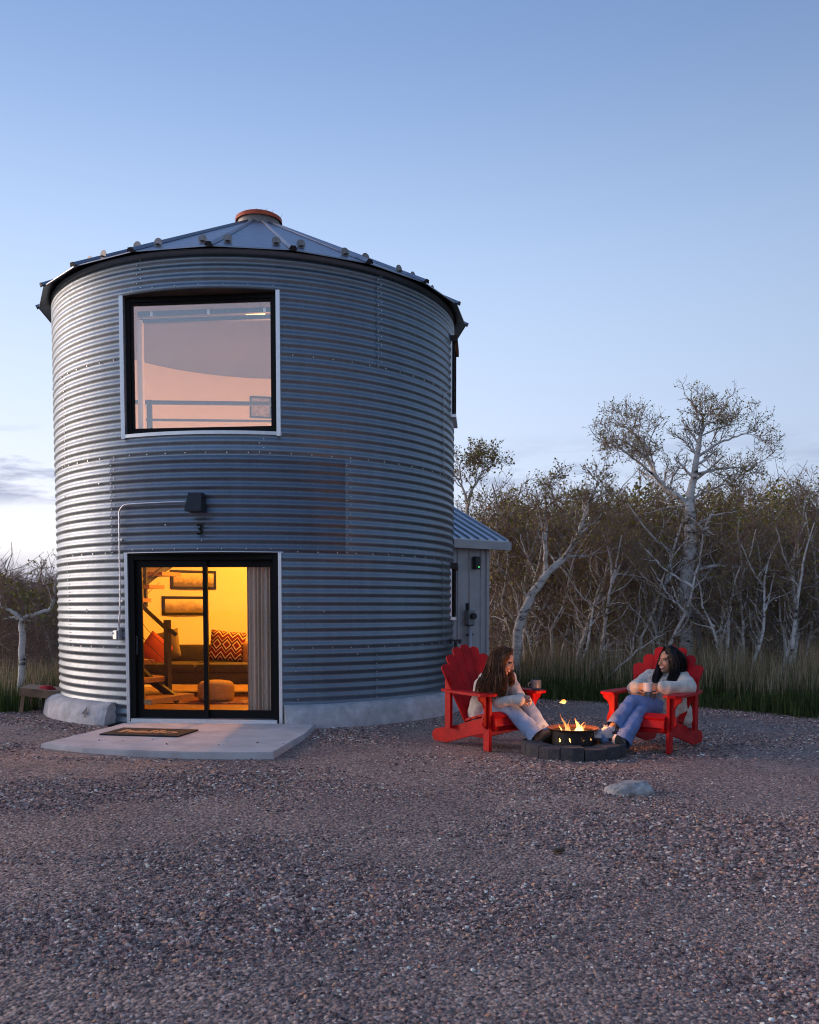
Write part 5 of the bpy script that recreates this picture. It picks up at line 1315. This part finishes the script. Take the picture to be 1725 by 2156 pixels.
def sneaker(an_, toe, heel, upv):
    an_, toe, heel = V3(an_), V3(toe), V3(heel); d = (toe - heel).normalized(); up = V3(upv); up = (up - d * up.dot(d)).normalized(); la = d.cross(up)
    rm = Matrix(((d.x, la.x, up.x), (d.y, la.y, up.y), (d.z, la.z, up.z))); Ln = (toe - heel).length
    mb = MB(); mb.cone(an_, heel + up * .045 + d * .02, .038, .040); mb.cone(heel + up * .03 + d * .02, heel + d * Ln * .5 + up * .030, .036, .037); mb.cone(heel + d * Ln * .5 + up * .030, toe + up * .012 - d * .03, .036, .029); mb.cone(an_ + d * .01, heel + d * Ln * .55 + up * .035, .032, .030)
    sn = skin_over('sneaker', mb, [M['canvas']], B, .0055, 3, .45)
    def outline(g, n=22):
        o_ = []
        for t in np.linspace(0, 2 * math.pi, n, endpoint=False):
            u = .5 - .5 * math.cos(t); w = (.036 + .010 * math.sin(math.pi * u * .8)) * (1 if True else 0)
            o_.append((u * (Ln + .035) - .018, g * math.sin(t) * (w + .002)))
        return o_
    def plate(nm, off, th, g, m):
        c = heel + up * off - B.location
        Mx = Matrix(((d.x, la.x, up.x, c.x), (d.y, la.y, up.y, c.y), (d.z, la.z, up.z, c.z), (0, 0, 0, 1)))
        MB().prism(outline(g), th, Mx).build(nm, m, B, smooth=50)
    plate('sneaker_sole', -.004, .026, 1.0, M['whitesole']); plate('sneaker_tread', -.019, .006, .93, M['tread'])
    for i in range(4):
        p = heel + d * (Ln * .42 + .020 * i) + up * (.072 - .009 * i) - B.location
        MB().tube([p - la * .022, p + up * .006, p + la * .022], .0045, 6).build('lace', M['whitesole'], B)
    ls = heel + d * Ln * .40 + up * .082 - B.location
    for s in (-1, 1): MB().tube([ls, ls + la * s * .025 + up * .018, ls + la * s * .035 - up * .004, ls + la * s * .010], .0035, 6).build('lace_bow', M['whitesole'], B)
sneaker(anL, pt(1.695, 8.265, .176), pt(1.872, 8.372, .160), (-.1, .0, 1)); sneaker(anR, pt(1.850, 8.135, .190), pt(1.925, 8.215, .050), (-.55, .0, .75))
mb = MB(); mb.cone(anL + (knL - anL).normalized() * .07, anL - V3((0, 0, .02)), .038, .036); skin_over('sock', mb, [mat('grey_sock', (.10, .075, .075), .9, 0, .3, 50)], B, .006, 2, .4)
hm2 = hairmat('black_hair', (.006, .005, .005, 1), (.020, .013, .011, 1), .38)
mb = MB(); mb.ell(hc + Rm @ V3((0, -.036, .036)), (.090, .098, .092), Rm, 24); mb.ell(hc + Rm @ V3((0, -.06, -.04)), (.085, .078, .10), Rm, 20); mb.ell(hc + Rm @ V3((-.058, -.022, .0)), (.036, .062, .095), Rm, 18)
# near side is her left (-x in head space)
gA = [hc + Rm @ V3((-.01, .0, .122)), hc + Rm @ V3((-.085, .0, .05)), hc + Rm @ V3((-.092, -.01, -.05)), pt(2.565, 8.775, .70), pt(2.515, 8.735, .62), pt(2.470, 8.70, .545)]
gB = [hc + Rm @ V3((0, -.04, .12)), hc + Rm @ V3((-.07, -.09, .03)), hc + Rm @ V3((-.075, -.10, -.08)), pt(2.615, 8.84, .70)]
gC = [hc + Rm @ V3((.01, .0, .12)), hc + Rm @ V3((.085, .0, .03)), hc + Rm @ V3((.088, .0, -.06)), pt(2.405, 8.845, .68), pt(2.385, 8.79, .61), pt(2.375, 8.76, .55)]
rs = (.03, .035, .042, .044, .040, .024)
for gg, k in ((gA, 1.0), (gB, 1.1), (gC, .85)):
    for i in range(len(gg) - 1): mb.cone(gg[i], gg[i + 1], rs[i] * k, rs[i + 1] * k)
skin_over('hair', mb, [hm2], B, .008, 5, .5, .006, 26, seed=16)
strands('hair_strands', B, [(gA, [.03, .035, .045, .05, .046, .03], .42), (gB, [.03, .055, .06, .05], .28), (gC, [.03, .032, .036, .042, .04, .026], .30)], 650, hm2, 31, .0045, .016)['kind'] = 'stuff'
# ------------------------------------------------------------------ trees
_f, _p, _h = 1908.0, R_(3.2), 1.34
def at(px, py, Y):
    """real point at distance Y seen in a direction"""
    b = -(py - (1280 + _f * math.tan(_p))) / _f; a = (px - 862.5) / _f
    ry = math.cos(_p) + b * math.sin(_p); rz = -math.sin(_p) + b * math.cos(_p)
    return (a * Y / ry, Y, _h + rz * Y / ry)

def bark_mat():
    m = bpy.data.materials.new('aspen_bark'); m.use_nodes = True; n, l = m.node_tree.nodes, m.node_tree.links; b = n['Principled BSDF']
    t = n.new('ShaderNodeTexCoord'); mp = n.new('ShaderNodeMapping'); l.new(t.outputs['Object'], mp.inputs[0]); mp.inputs['Scale'].default_value = (5, 5, 11)
    a = n.new('ShaderNodeTexNoise'); l.new(mp.outputs[0], a.inputs['Vector']); a.inputs['Scale'].default_value = 1.0; a.inputs['Detail'].default_value = 5; a.inputs['Roughness'].default_value = .65
    r = n.new('ShaderNodeValToRGB'); l.new(a.outputs['Fac'], r.inputs[0]); e = r.color_ramp.elements
    e[0].position = .34; e[0].color = (.04, .034, .03, 1); e[1].position = .66; e[1].color = (.78, .72, .66, 1); e.new(.40).color = (.38, .34, .30, 1); e.new(.48).color = (.63, .58, .53, 1)
    l.new(r.outputs[0], b.inputs['Base Color']); b.inputs['Roughness'].default_value = .85
    bp = n.new('ShaderNodeBump'); bp.inputs['Strength'].default_value = .5; bp.inputs['Distance'].default_value = .01; l.new(a.outputs['Fac'], bp.inputs['Height']); l.new(bp.outputs[0], b.inputs['Normal'])
    return m
M['bark'] = bark_mat()
M['twig'] = mat('twig_bark', (.21, .135, .10), .9, 0, .35, 2.0, color2=(.38, .26, .20))
M['leaf'] = mat('young_leaf', (.36, .27, .045), .7, 0, .4, 1.6, color2=(.22, .21, .04))
def unit(v): return v / (np.linalg.norm(v) + 1e-9)

def smooth_path(pts, n, rg, jit=0.0):
    pts = np.array(pts, float); t = np.linspace(0, len(pts) - 1, n)
    q = np.stack([np.interp(t, np.arange(len(pts)), pts[:, j]) for j in range(3)], -1)
    for _ in range(2): q[1:-1] = (q[:-2] + 2 * q[1:-1] + q[2:]) / 4
    if jit: q[1:-1] += (rg.random((n - 2, 3)) - .5) * jit
    return q

def tree_data(limbs, seed, nsub, lsub, ntwig, ltwig, leafn, leafs, start=.35, up=.35, depth2=True):
    """limbs: (points, r0, r1, weight). returns trunk mesh arrays and crown mesh arrays"""
    rg = np.random.default_rng(seed); wood = []; br = []; tw = []; leaf = []
    def side(path, rad, k, length, lo, out, curl, ang=(35, 75), npt=7):
        n = len(path); res = []
        for i in range(k):
            t = lo + (1 - lo) * (i + rg.random()) / k; x = t * (n - 1); a = min(int(x), n - 2); w = x - a
            p = path[a] * (1 - w) + path[a + 1] * w; r = rad[a] * (1 - w) + rad[a + 1] * w
            tan = unit(path[a + 1] - path[a]); rnd = unit(rg.normal(size=3)); rnd = unit(rnd - tan * rnd.dot(tan))
            an = R_(rg.uniform(*ang)); d = unit(tan * math.cos(an) + rnd * math.sin(an) + np.array([0, 0, .15]))
            L_ = length * rg.uniform(.55, 1.15) * (1.15 - .45 * t); q = [p]; s = L_ / (npt - 1)
            for j in range(npt - 1):
                d = unit(d + rg.normal(size=3) * curl + np.array([0, 0, up * .16])); q.append(q[-1] + d * s)
            r0 = max(.0045, r * rg.uniform(.42, .62)); q = np.array(q); rr = np.linspace(r0, max(.0025, r0 * .35), npt)
            out.append((q, rr)); res.append((q, rr))
        return res
    for pts, r0, r1, wgt in limbs:
        q = smooth_path(pts, 16, rg, .03); rr = np.linspace(r0, r1, 16); rr[0] *= 1.25; wood.append((q, rr))
        subs = side(q, rr, max(1, int(nsub * wgt)), lsub, start, br, .20)
        for s in subs:
            s2 = side(s[0], s[1], 4, lsub * .55, .2, br if depth2 else tw, .22) if depth2 else [s]
            for x in s2 + [s]:
                t3 = side(x[0], x[1], ntwig, ltwig, .15, tw, .26)
                for y in t3:
                    for _ in range(leafn):
                        i = rg.integers(2, 7); leaf.append(y[0][i] + rg.normal(size=3) * .022)
    def pack(lst, sides):
        if not lst: return np.zeros((0, 3)), np.zeros((0, 4), int)
        by = {}
        for q, r in lst: by.setdefault(len(q), []).append((q, r))
        Vs, Fs, b = [], [], 0
        for k, v in by.items():
            V, F = batch_tubes(np.array([x[0] for x in v]), np.array([x[1] for x in v]), sides); Vs.append(V); Fs.append(F + b); b += len(V)
        return np.concatenate(Vs), np.concatenate(Fs)
    thick = [x for x in br if x[1][0] > .011]; thin = [x for x in br if x[1][0] <= .011]
    wv, wf = pack(wood, 10); bv, bf = pack(thick, 5); tv, tf = pack(thin + tw, 3)
    V, F, Mi = join_np([(wv, wf, 0), (bv, bf, 0)])
    lf_ = np.array(leaf) if leaf else np.zeros((0, 3)); k = len(lf_)
    a = rg.normal(size=(k, 3)); a /= np.linalg.norm(a, axis=1, keepdims=True); b2 = np.cross(a, rg.normal(size=(k, 3))); b2 /= np.linalg.norm(b2, axis=1, keepdims=True) + 1e-9
    s = leafs * (.6 + .8 * rg.random((k, 1)))
    lv = np.stack([lf_ - a * s, lf_ + b2 * s * .75, lf_ + a * s, lf_ - b2 * s * .75], 1).reshape(-1, 3); lq = np.arange(k * 4).reshape(-1, 4)
    V2, F2, M2 = join_np([(tv, tf, 0), (lv, lq, 1)])
    return (V, F), (V2, F2, M2)
def tree_obj(name, data, loc, label, group=None, rz=0, sc=1.0):
    o = empty(name, loc, rz, label, 'tree', group); o.scale = (sc, sc, sc)
    (V, F), (V2, F2, M2) = data
    link('trunk', np_mesh('trunk', V, F, [M['bark']], smooth=True), o); link('crown', np_mesh('crown', V2, F2, [M['twig'], M['leaf']], M2), o)
    return o
def relto(pts, base): return [tuple(np.array(p) - np.array(base)) for p in pts]

# the tall aspen that stands clear of the wood
YB = 17.0
base = np.array(at(1450, 1420, YB)); base[2] = -.05
P = lambda *q, dy=0.0: [np.array(at(x, y, YB)) + np.array([0, dy * i / max(1, len(q) - 1), 0]) - base for i, (x, y) in enumerate(q)]
trunk = [np.zeros(3)] + P((1445, 1365), (1442, 1274), (1449, 1182), (1455, 1114), (1450, 1066))
limbs = [(trunk, .150, .100, .25),
         ([trunk[-1]] + P((1425, 1045), (1395, 1018), (1378, 978), (1368, 938), (1370, 905), dy=.5), .062, .012, 1.0),
         ([trunk[-1]] + P((1459, 1010), (1466, 946), (1472, 912), (1470, 885), dy=-.3), .080, .012, 1.1),
         (P((1395, 1018), (1350, 985), (1305, 960), (1272, 935), dy=-.6), .030, .006, .8),
         (P((1462, 1000), (1510, 985), (1560, 978), (1608, 972), dy=.5), .034, .006, .9),
         (P((1464, 965), (1500, 940), (1540, 925), (1575, 915), dy=-.5), .030, .006, .8),
         (P((1368, 950), (1345, 915), (1338, 895), (1345, 880), dy=.6), .026, .006, .7),
         (P((1378, 978), (1350, 950), (1318, 925), (1290, 912), dy=.2), .022, .005, .6),
         (P((1468, 930), (1490, 890), (1508, 885), (1528, 878), dy=.4), .024, .005, .7),
         (P((1455, 1050), (1500, 1030), (1545, 1012), (1580, 1004), dy=.6), .026, .005, .7),
         (P((1450, 1210), (1490, 1192), (1535, 1193), (1580, 1200), (1620, 1205), dy=-.5), .042, .012, .35),
         (P((1446, 1240), (1480, 1222), (1520, 1210), (1560, 1215), dy=.4), .030, .008, .3),
         (P((1446, 1065), (1415, 1066), (1380, 1075), (1350, 1080), dy=.3), .028, .006, .35),
         (P((1456, 1110), (1500, 1085), (1540, 1080), dy=-.3), .026, .006, .35)]
tree_obj('aspen_tree', tree_data(limbs, 5, 11, .72, 6, .25, 2, .0165, .18, .30), base, 'tall crooked aspen with a spreading crown rising above the wood at right')
# its twin stem close behind
b2_ = np.array(at(1468, 1420, 17.5)); b2_[2] = -.05
Q = lambda *q: [np.array(at(x, y, 17.5)) - b2_ for x, y in q]
tree_obj('aspen_tree', tree_data([([np.zeros(3)] + Q((1470, 1350), (1466, 1270), (1470, 1200), (1478, 1130), (1500, 1080)), .085, .02, 1.0), (Q((1470, 1230), (1510, 1190), (1545, 1170)), .03, .008, .5)], 9, 10, .6, 4, .25, 1, .02, .3), b2_, 'thin aspen stem right behind the tall crooked aspen')
# leaning aspen between the chairs
YB2 = 15.6
b3 = np.array(at(1084, 1410, YB2)); b3[2] = -.05
Q = lambda *q: [np.array(at(x, y, YB2)) - b3 for x, y in q]
tree_obj('aspen_tree', tree_data([([np.zeros(3)] + Q((1087, 1372), (1092, 1315), (1122, 1246), (1155, 1204), (1192, 1173)), .098, .055, .2),
    (Q((1192, 1173), (1215, 1135), (1228, 1090), (1245, 1050), (1262, 1015)), .05, .012, 1.0), (Q((1192, 1173), (1235, 1172), (1275, 1160), (1310, 1150)), .03, .008, .7), (Q((1150, 1207), (1148, 1150), (1150, 1100), (1146, 1050), (1152, 1005)), .042, .01, 1.1), (Q((1112, 1262), (1100, 1240), (1098, 1225)), .02, .008, .2)],
    12, 10, .62, 5, .25, 2, .020, .2), b3, 'aspen leaning to the right behind the left chair')
# forked tree at the left edge
YL = 12.75
b4 = np.array(at(45, 1486, YL)); b4[2] = -.05
Q = lambda *q: [np.array(at(x, y, YL)) - b4 for x, y in q]
tree_obj('aspen_tree', tree_data([([np.zeros(3)] + Q((44, 1440), (46, 1390), (47, 1340), (48, 1304)), .052, .040, .05), (Q((48, 1304), (30, 1290), (5, 1278), (-25, 1255), (-45, 1215)), .030, .010, .9),
    (Q((48, 1304), (70, 1293), (95, 1287), (110, 1283), (114, 1255), (120, 1215), (128, 1190)), .030, .009, .8), (Q((40, 1302), (25, 1300), (10, 1303)), .018, .008, .3), (Q((112, 1270), (100, 1235), (84, 1222)), .014, .005, .5)], 21, 7, .45, 4, .2, 1, .018, .35), b4, 'slim pale aspen forking into a Y at the left edge')

# the wood: single trees that can be told apart
rg0 = np.random.default_rng(40); variants = []
for v in range(9):
    r = np.random.default_rng(100 + v); hgt_ = r.uniform(3.3, 4.4); ln = r.normal(size=2) * .45; pts = [np.zeros(3)]
    for i in range(1, 7): pts.append(np.array([ln[0] * (i / 6) ** 1.3 + r.normal() * .10, ln[1] * (i / 6) ** 1.3 + r.normal() * .10, hgt_ * i / 6 * .86]))
    limbs = [(pts, r.uniform(.038, .066), .012, 1.0)]
    for j in range(2):
        i = int(r.integers(2, 5)); d = np.array([r.normal() * .5, r.normal() * .5, .7]); limbs.append(([pts[i], pts[i] + d * .5, pts[i] + d * 1.1 + np.array([0, 0, .3])], .032, .009, .6))
    data = tree_data(limbs, 200 + v, 13, .85, 5, .30, 1, .024, .22, .4, depth2=(v % 2 == 0))
    (V, F), (V2, F2, M2) = data
    variants.append((np_mesh('trunk', V, F, [M['bark']], smooth=True), np_mesh('crown', V2, F2, [M['twig'], M['leaf']], M2)))
def plant(x, y, v, rz, sc, label, group):
    o = empty('aspen_tree', (x, y, -.04), rz, label, 'tree', group); o.scale = (sc, sc, sc * 1.0)
    link('trunk', variants[v][0], o); link('crown', variants[v][1], o)
cnt = 0; placed = []; tries = 0
while cnt < 74 and tries < 9000:
    tries += 1
    Y = 15.8 + 11 * rg0.random() ** 1.15; k = rg0.uniform(.075, .475); x = k * Y
    if Y < 16.6 and abs(x - 1.9) < .9: continue
    if any((x - a) ** 2 + (Y - b_) ** 2 < .30 for a, b_ in placed): continue
    if x < 1.9 and Y < 17.2: continue
    if Y < 17.8 and abs(x - base[0] * Y / YB) < .62: continue
    if Y < 16.6 and abs(x - 2.5) < .8: continue
    placed.append((x, Y)); sc = rg0.uniform(.74, 1.0) + (Y - 16) * .022
    if x / Y < .17: sc *= 1.05
    plant(x, Y, int(rg0.integers(9)), rg0.uniform(0, 6.28), sc, 'crooked pale aspen deep in the dense wood behind the chairs', 'aspens in the wood'); cnt += 1
cnt = 0; tries = 0
while cnt < 34 and tries < 4000:                        # slim stems along the front of the wood
    tries += 1; Y = rg0.uniform(15.5, 17.6); x = rg0.uniform(.10, .475) * Y
    if any((x - a) ** 2 + (Y - b_) ** 2 < .10 for a, b_ in placed): continue
    if abs(x - base[0] * Y / YB) < .40 or (abs(x - 2.15) < .75 and Y < 16.4) or (x < 2.1): continue
    placed.append((x, Y)); plant(x, Y, int(rg0.integers(9)), rg0.uniform(0, 6.28), rg0.uniform(.50, .80), 'slim pale aspen stem along the front edge of the wood', 'slim front aspens'); cnt += 1
cnt = 0
while cnt < 15:
    Y = 16 + 10 * rg0.random(); k = rg0.uniform(-.47, -.388); x = k * Y
    if any((x - a) ** 2 + (Y - b_) ** 2 < .25 for a, b_ in placed): continue
    placed.append((x, Y)); plant(x, Y, int(rg0.integers(9)), rg0.uniform(0, 6.28), rg0.uniform(.38, .50) + (Y - 16) * .012, 'low scrubby aspen beyond the grass left of the bin', 'aspens left of the bin'); cnt += 1
# tree behind the annex roof
b5 = np.array(at(985, 1300, 19.0)); b5[2] = -.05
Q = lambda *q: [np.array(at(x, y, 19.0)) - b5 for x, y in q]
tree_obj('aspen_tree', tree_data([([np.zeros(3)] + Q((985, 1200), (980, 1120), (985, 1060)), .07, .04, .3), (Q((985, 1060), (1000, 1020), (1020, 990), (1045, 975)), .035, .008, 1.0), (Q((985, 1060), (972, 1020), (968, 985), (975, 960)), .03, .008, 1.0), (Q((1000, 1020), (1005, 990), (1010, 968)), .02, .006, .7)], 33, 9, .6, 5, .24, 2, .024, .2), b5, 'bare crowned aspen rising behind the annex roof')

# twigs and young leaves deep in the wood: one mass
def thicket(n, klo, khi, ylo, yhi, ztop, seed, nleaf):
    r = np.random.default_rng(seed); Y = ylo + (yhi - ylo) * r.random(n); x = (klo + (khi - klo) * r.random(n)) * Y
    zt = np.array([ztop(a / b_, b_) for a, b_ in zip(x, Y)]); z = zt * (r.random(n) ** 1.15)
    L_ = .35 + .75 * r.random(n); d = r.normal(size=(n, 3)); d[:, 2] = np.abs(d[:, 2]) * .7 + .1; d /= np.linalg.norm(d, axis=1, keepdims=True)
    P_ = np.zeros((n, 4, 3)); P_[:, 0] = np.stack([x, Y, z], -1)
    for i in range(1, 4):
        d = d + r.normal(size=(n, 3)) * .28; d /= np.linalg.norm(d, axis=1, keepdims=True); P_[:, i] = P_[:, i - 1] + d * (L_ / 3)[:, None]
    r0 = (.004 + .010 * r.random(n) ** 2.2); Rr = r0[:, None] * np.linspace(1, .4, 4)[None]
    tv, tf = batch_tubes(P_, Rr, 3)
    Y = ylo + (yhi - ylo) * r.random(nleaf); x = (klo + (khi - klo) * r.random(nleaf)) * Y
    cl = np.array([mnoise.noise(Vector((a * .8, b_ * .8, 3))) for a, b_ in zip(x, Y)])
    zt = np.array([ztop(a / b_, b_) for a, b_ in zip(x, Y)]); z = zt * (1.02 + .06 * cl - .42 * r.random(nleaf) ** 1.6)
    C = np.stack([x, Y, z], -1); a = r.normal(size=(nleaf, 3)); a /= np.linalg.norm(a, axis=1, keepdims=True); b2 = np.cross(a, r.normal(size=(nleaf, 3))); b2 /= np.linalg.norm(b2, axis=1, keepdims=True)
    s = .024 + .026 * r.random((nleaf, 1)); lv = np.stack([C - a * s, C + b2 * s * .8, C + a * s, C - b2 * s * .8], 1).reshape(-1, 3)
    return join_np([(tv, tf, 0), (lv, np.arange(nleaf * 4).reshape(-1, 4), 1)])
def top_r(k, Y):
    px = 862.5 + k * 1908
    py = np.interp(px, [950, 1050, 1150, 1250, 1320, 1400, 1500, 1580, 1650, 1725, 1800], [1075, 1060, 1055, 1045, 1030, 1040, 1045, 1035, 1040, 1062, 1050]) + 16 * math.sin(px * .045 + .4) + 12 * math.sin(px * .13 + Y) + 10
    return (1.34 + (1280 - py) / 1908 * Y) * (.93 + .07 * math.sin(Y * 2.1))
V, F, Mi = thicket(15000, .055, .50, 17.2, 29, top_r, 71, 19000)
tag(link('thicket', np_mesh('thicket', V, F, [M['twig'], M['leaf']], Mi)), 'dense mass of brown twigs and young leaves filling the wood', 'thicket', kind='stuff')
def top_l(k, Y):
    px = 862.5 + k * 1908; py = np.interp(px, [-60, 0, 30, 60, 118], [1215, 1212, 1228, 1250, 1236]); return 1.34 + (1280 - py) / 1908 * Y
V, F, Mi = thicket(5000, -.50, -.385, 15.5, 27, top_l, 72, 4200)
tag(link('thicket', np_mesh('thicket', V, F, [M['twig'], M['leaf']], Mi)), 'dark scrub of twigs beyond the grass at the left edge', 'thicket', kind='stuff')

# ------------------------------------------------------------------ grass
M['grass'] = tint_mat('grass_tints', .8, trans=.25, spec=.2)
def grass(n, klo, khi, d0, d1, hlo, hhi, pal, seed, w=.006, bend=.35, power=1.0):
    r = np.random.default_rng(seed); n2 = n
    Y0 = r.uniform(10.8, 15.0, n2 * 1); k = r.uniform(klo, khi, n2); x = k * Y0; e = edge_y(x)
    for _ in range(4): y = e + d0 + (d1 - d0) * 0; x = k * y; e = edge_y(x)
    y = e + d0 + (d1 - d0) * r.random(n2) ** power + .10 * r.normal(size=n2) * (d0 < .3); x = k * y
    cl = np.array([mnoise.noise(Vector((a * 1.5, b_ * 1.5, 1))) for a, b_ in zip(x, y)])
    ok = r.random(n2) < .62 + .9 * cl; ok &= np.hypot(x - CX, y - CY) > 3.05
    ok &= ~((x > -2) & (x < 1.75) & (y > 12.5) & (y < 17.3) & (x < 1.35 + (y - 13.4) * .1))
    x, y, cl = x[ok], y[ok], cl[ok]; m = len(x)
    h = (hlo + (hhi - hlo) * r.random(m) ** 1.3) * (1 + .5 * cl); a = r.random(m) * 6.283; b2 = bend * h * r.random(m); wv = w * (.6 + .8 * r.random(m))
    dx, dy = np.cos(a), np.sin(a); px_, py_ = -dy, dx
    V = np.zeros((m, 6, 3)); ww = np.array([1, 1, .8, .8, .15, .15]); sg = np.array([-1, 1, -1, 1, -1, 1]); tt = np.array([0, 0, .55, .55, 1, 1])
    for j in range(6):
        V[:, j, 0] = x + dx * b2 * tt[j] ** 2 + px_ * sg[j] * wv * ww[j]; V[:, j, 1] = y + dy * b2 * tt[j] ** 2 + py_ * sg[j] * wv * ww[j]; V[:, j, 2] = -.08 + (h + .05) * tt[j]
    i = np.arange(m)[:, None] * 6; F = np.concatenate([i + np.array([[0, 1, 3, 2]]), i + np.array([[2, 3, 5, 4]])])
    pal = np.array(pal); c = pal[r.integers(len(pal), size=m)] * (.7 + .6 * r.random((m, 1)))
    return V.reshape(-1, 3), F, np.repeat(np.concatenate([c, np.ones((m, 1))], 1), 6, 0)
DRY = [(.44, .34, .21), (.36, .27, .16), (.50, .40, .26), (.29, .21, .12), (.23, .21, .10)]; GRN = [(.07, .105, .028), (.09, .13, .034), (.055, .08, .024), (.12, .135, .045)]
def grass_obj(name, sets, label):
    Vs, Fs, Cs, b = [], [], [], 0
    for s in sets:
        v, f, c = grass(*s[0], **s[1]); Vs.append(v); Fs.append(f + b); Cs.append(c); b += len(v)
    tag(link(name, np_mesh(name, np.concatenate(Vs), np.concatenate(Fs), [M['grass']], col=np.concatenate(Cs))), label, 'grass', kind='stuff')
grass_obj('tall_grass', [((17000, .05, .50, .7, 6.0, .30, .85, DRY, 1), dict(w=.0055)), ((5000, .05, .50, .5, 3.0, .25, .65, DRY, 2), dict(w=.005)),
                         ((15000, .05, .50, .5, 5.5, .2, .5, GRN, 3), dict(w=.007))], 'tall dry tan grass in front of the wood')
grass_obj('short_grass', [((36000, .05, .50, -.05, 1.5, .08, .30, GRN, 4), dict(w=.0065, bend=.6)), ((5000, .05, .50, -.1, .5, .03, .12, GRN + DRY[3:], 5), dict(w=.006, bend=.8))], 'short dark green grass along the far edge of the gravel')
grass_obj('side_grass', [((9000, -.50, -.375, -.05, 4.5, .10, .36, GRN, 6), dict(w=.0065, bend=.5)), ((4200, -.50, -.375, .6, 5.0, .22, .55, DRY, 7), dict(w=.0055))], 'green and tan grass left of the bin')

# dead branches lying in the grass and saplings
def stick(pts, r0, r1, label, name='fallen_branch'):
    rg = np.random.default_rng(int(abs(pts[0][0]) * 100)); q = smooth_path(pts, 12, rg, .04); V, F = batch_tubes(q[None], np.linspace(r0, r1, 12)[None], 6)
    s = []
    for i in (4, 6, 8, 9):
        d = unit(rg.normal(size=3) + np.array([0, 0, .8])); s.append(np.stack([q[i] + d * .1 * j + rg.normal(size=3) * .01 for j in range(5)]))
    V2, F2 = batch_tubes(np.array(s), np.linspace(.006, .002, 5)[None].repeat(4, 0), 4); V, F, _ = join_np([(V, F, 0), (V2, F2, 0)])
    tag(link(name, np_mesh(name, V, F, [M['bark']], smooth=True)), label, 'branch')
stick([at(1262, 1440, 14.0), at(1300, 1410, 14.1), at(1345, 1365, 14.2), at(1400, 1335, 14.4)], .017, .005, 'pale dead branch slanting up out of the grass between the chairs')
stick([at(1240, 1425, 14.4), at(1246, 1405, 14.4), at(1268, 1375, 14.5), at(1282, 1345, 14.6)], .013, .005, 'short pale broken stick standing in the grass beside the slanting branch')
for i, (x0, y0, x1, y1, lab) in enumerate(((1655, 1430, 1712, 1100, 'thin pale sapling leaning right near the right edge'), (1520, 1400, 1560, 1180, 'thin pale sapling leaning right, second from the tall aspen'), (1655, 1400, 1640, 1240, 'thin pale sapling leaning left near the right edge'))):
    Y = 15.3 + .4 * i; b6 = np.array(at(x0, y0, Y)); b6[2] = -.04
    pts = [np.zeros(3)] + [np.array(at(x0 + (x1 - x0) * t ** 1.2 + 5 * math.sin(t * 7), y0 + (y1 - y0) * t, Y)) - b6 for t in (.25, .5, .75, 1)]
    tree_obj('sapling', tree_data([(pts, .042, .008, 1.0)], 60 + i, 10, .55, 4, .22, 1, .018, .3), b6, lab)
print('TRIS', sum(len(m.polygons) * 2 for m in bpy.data.meshes))
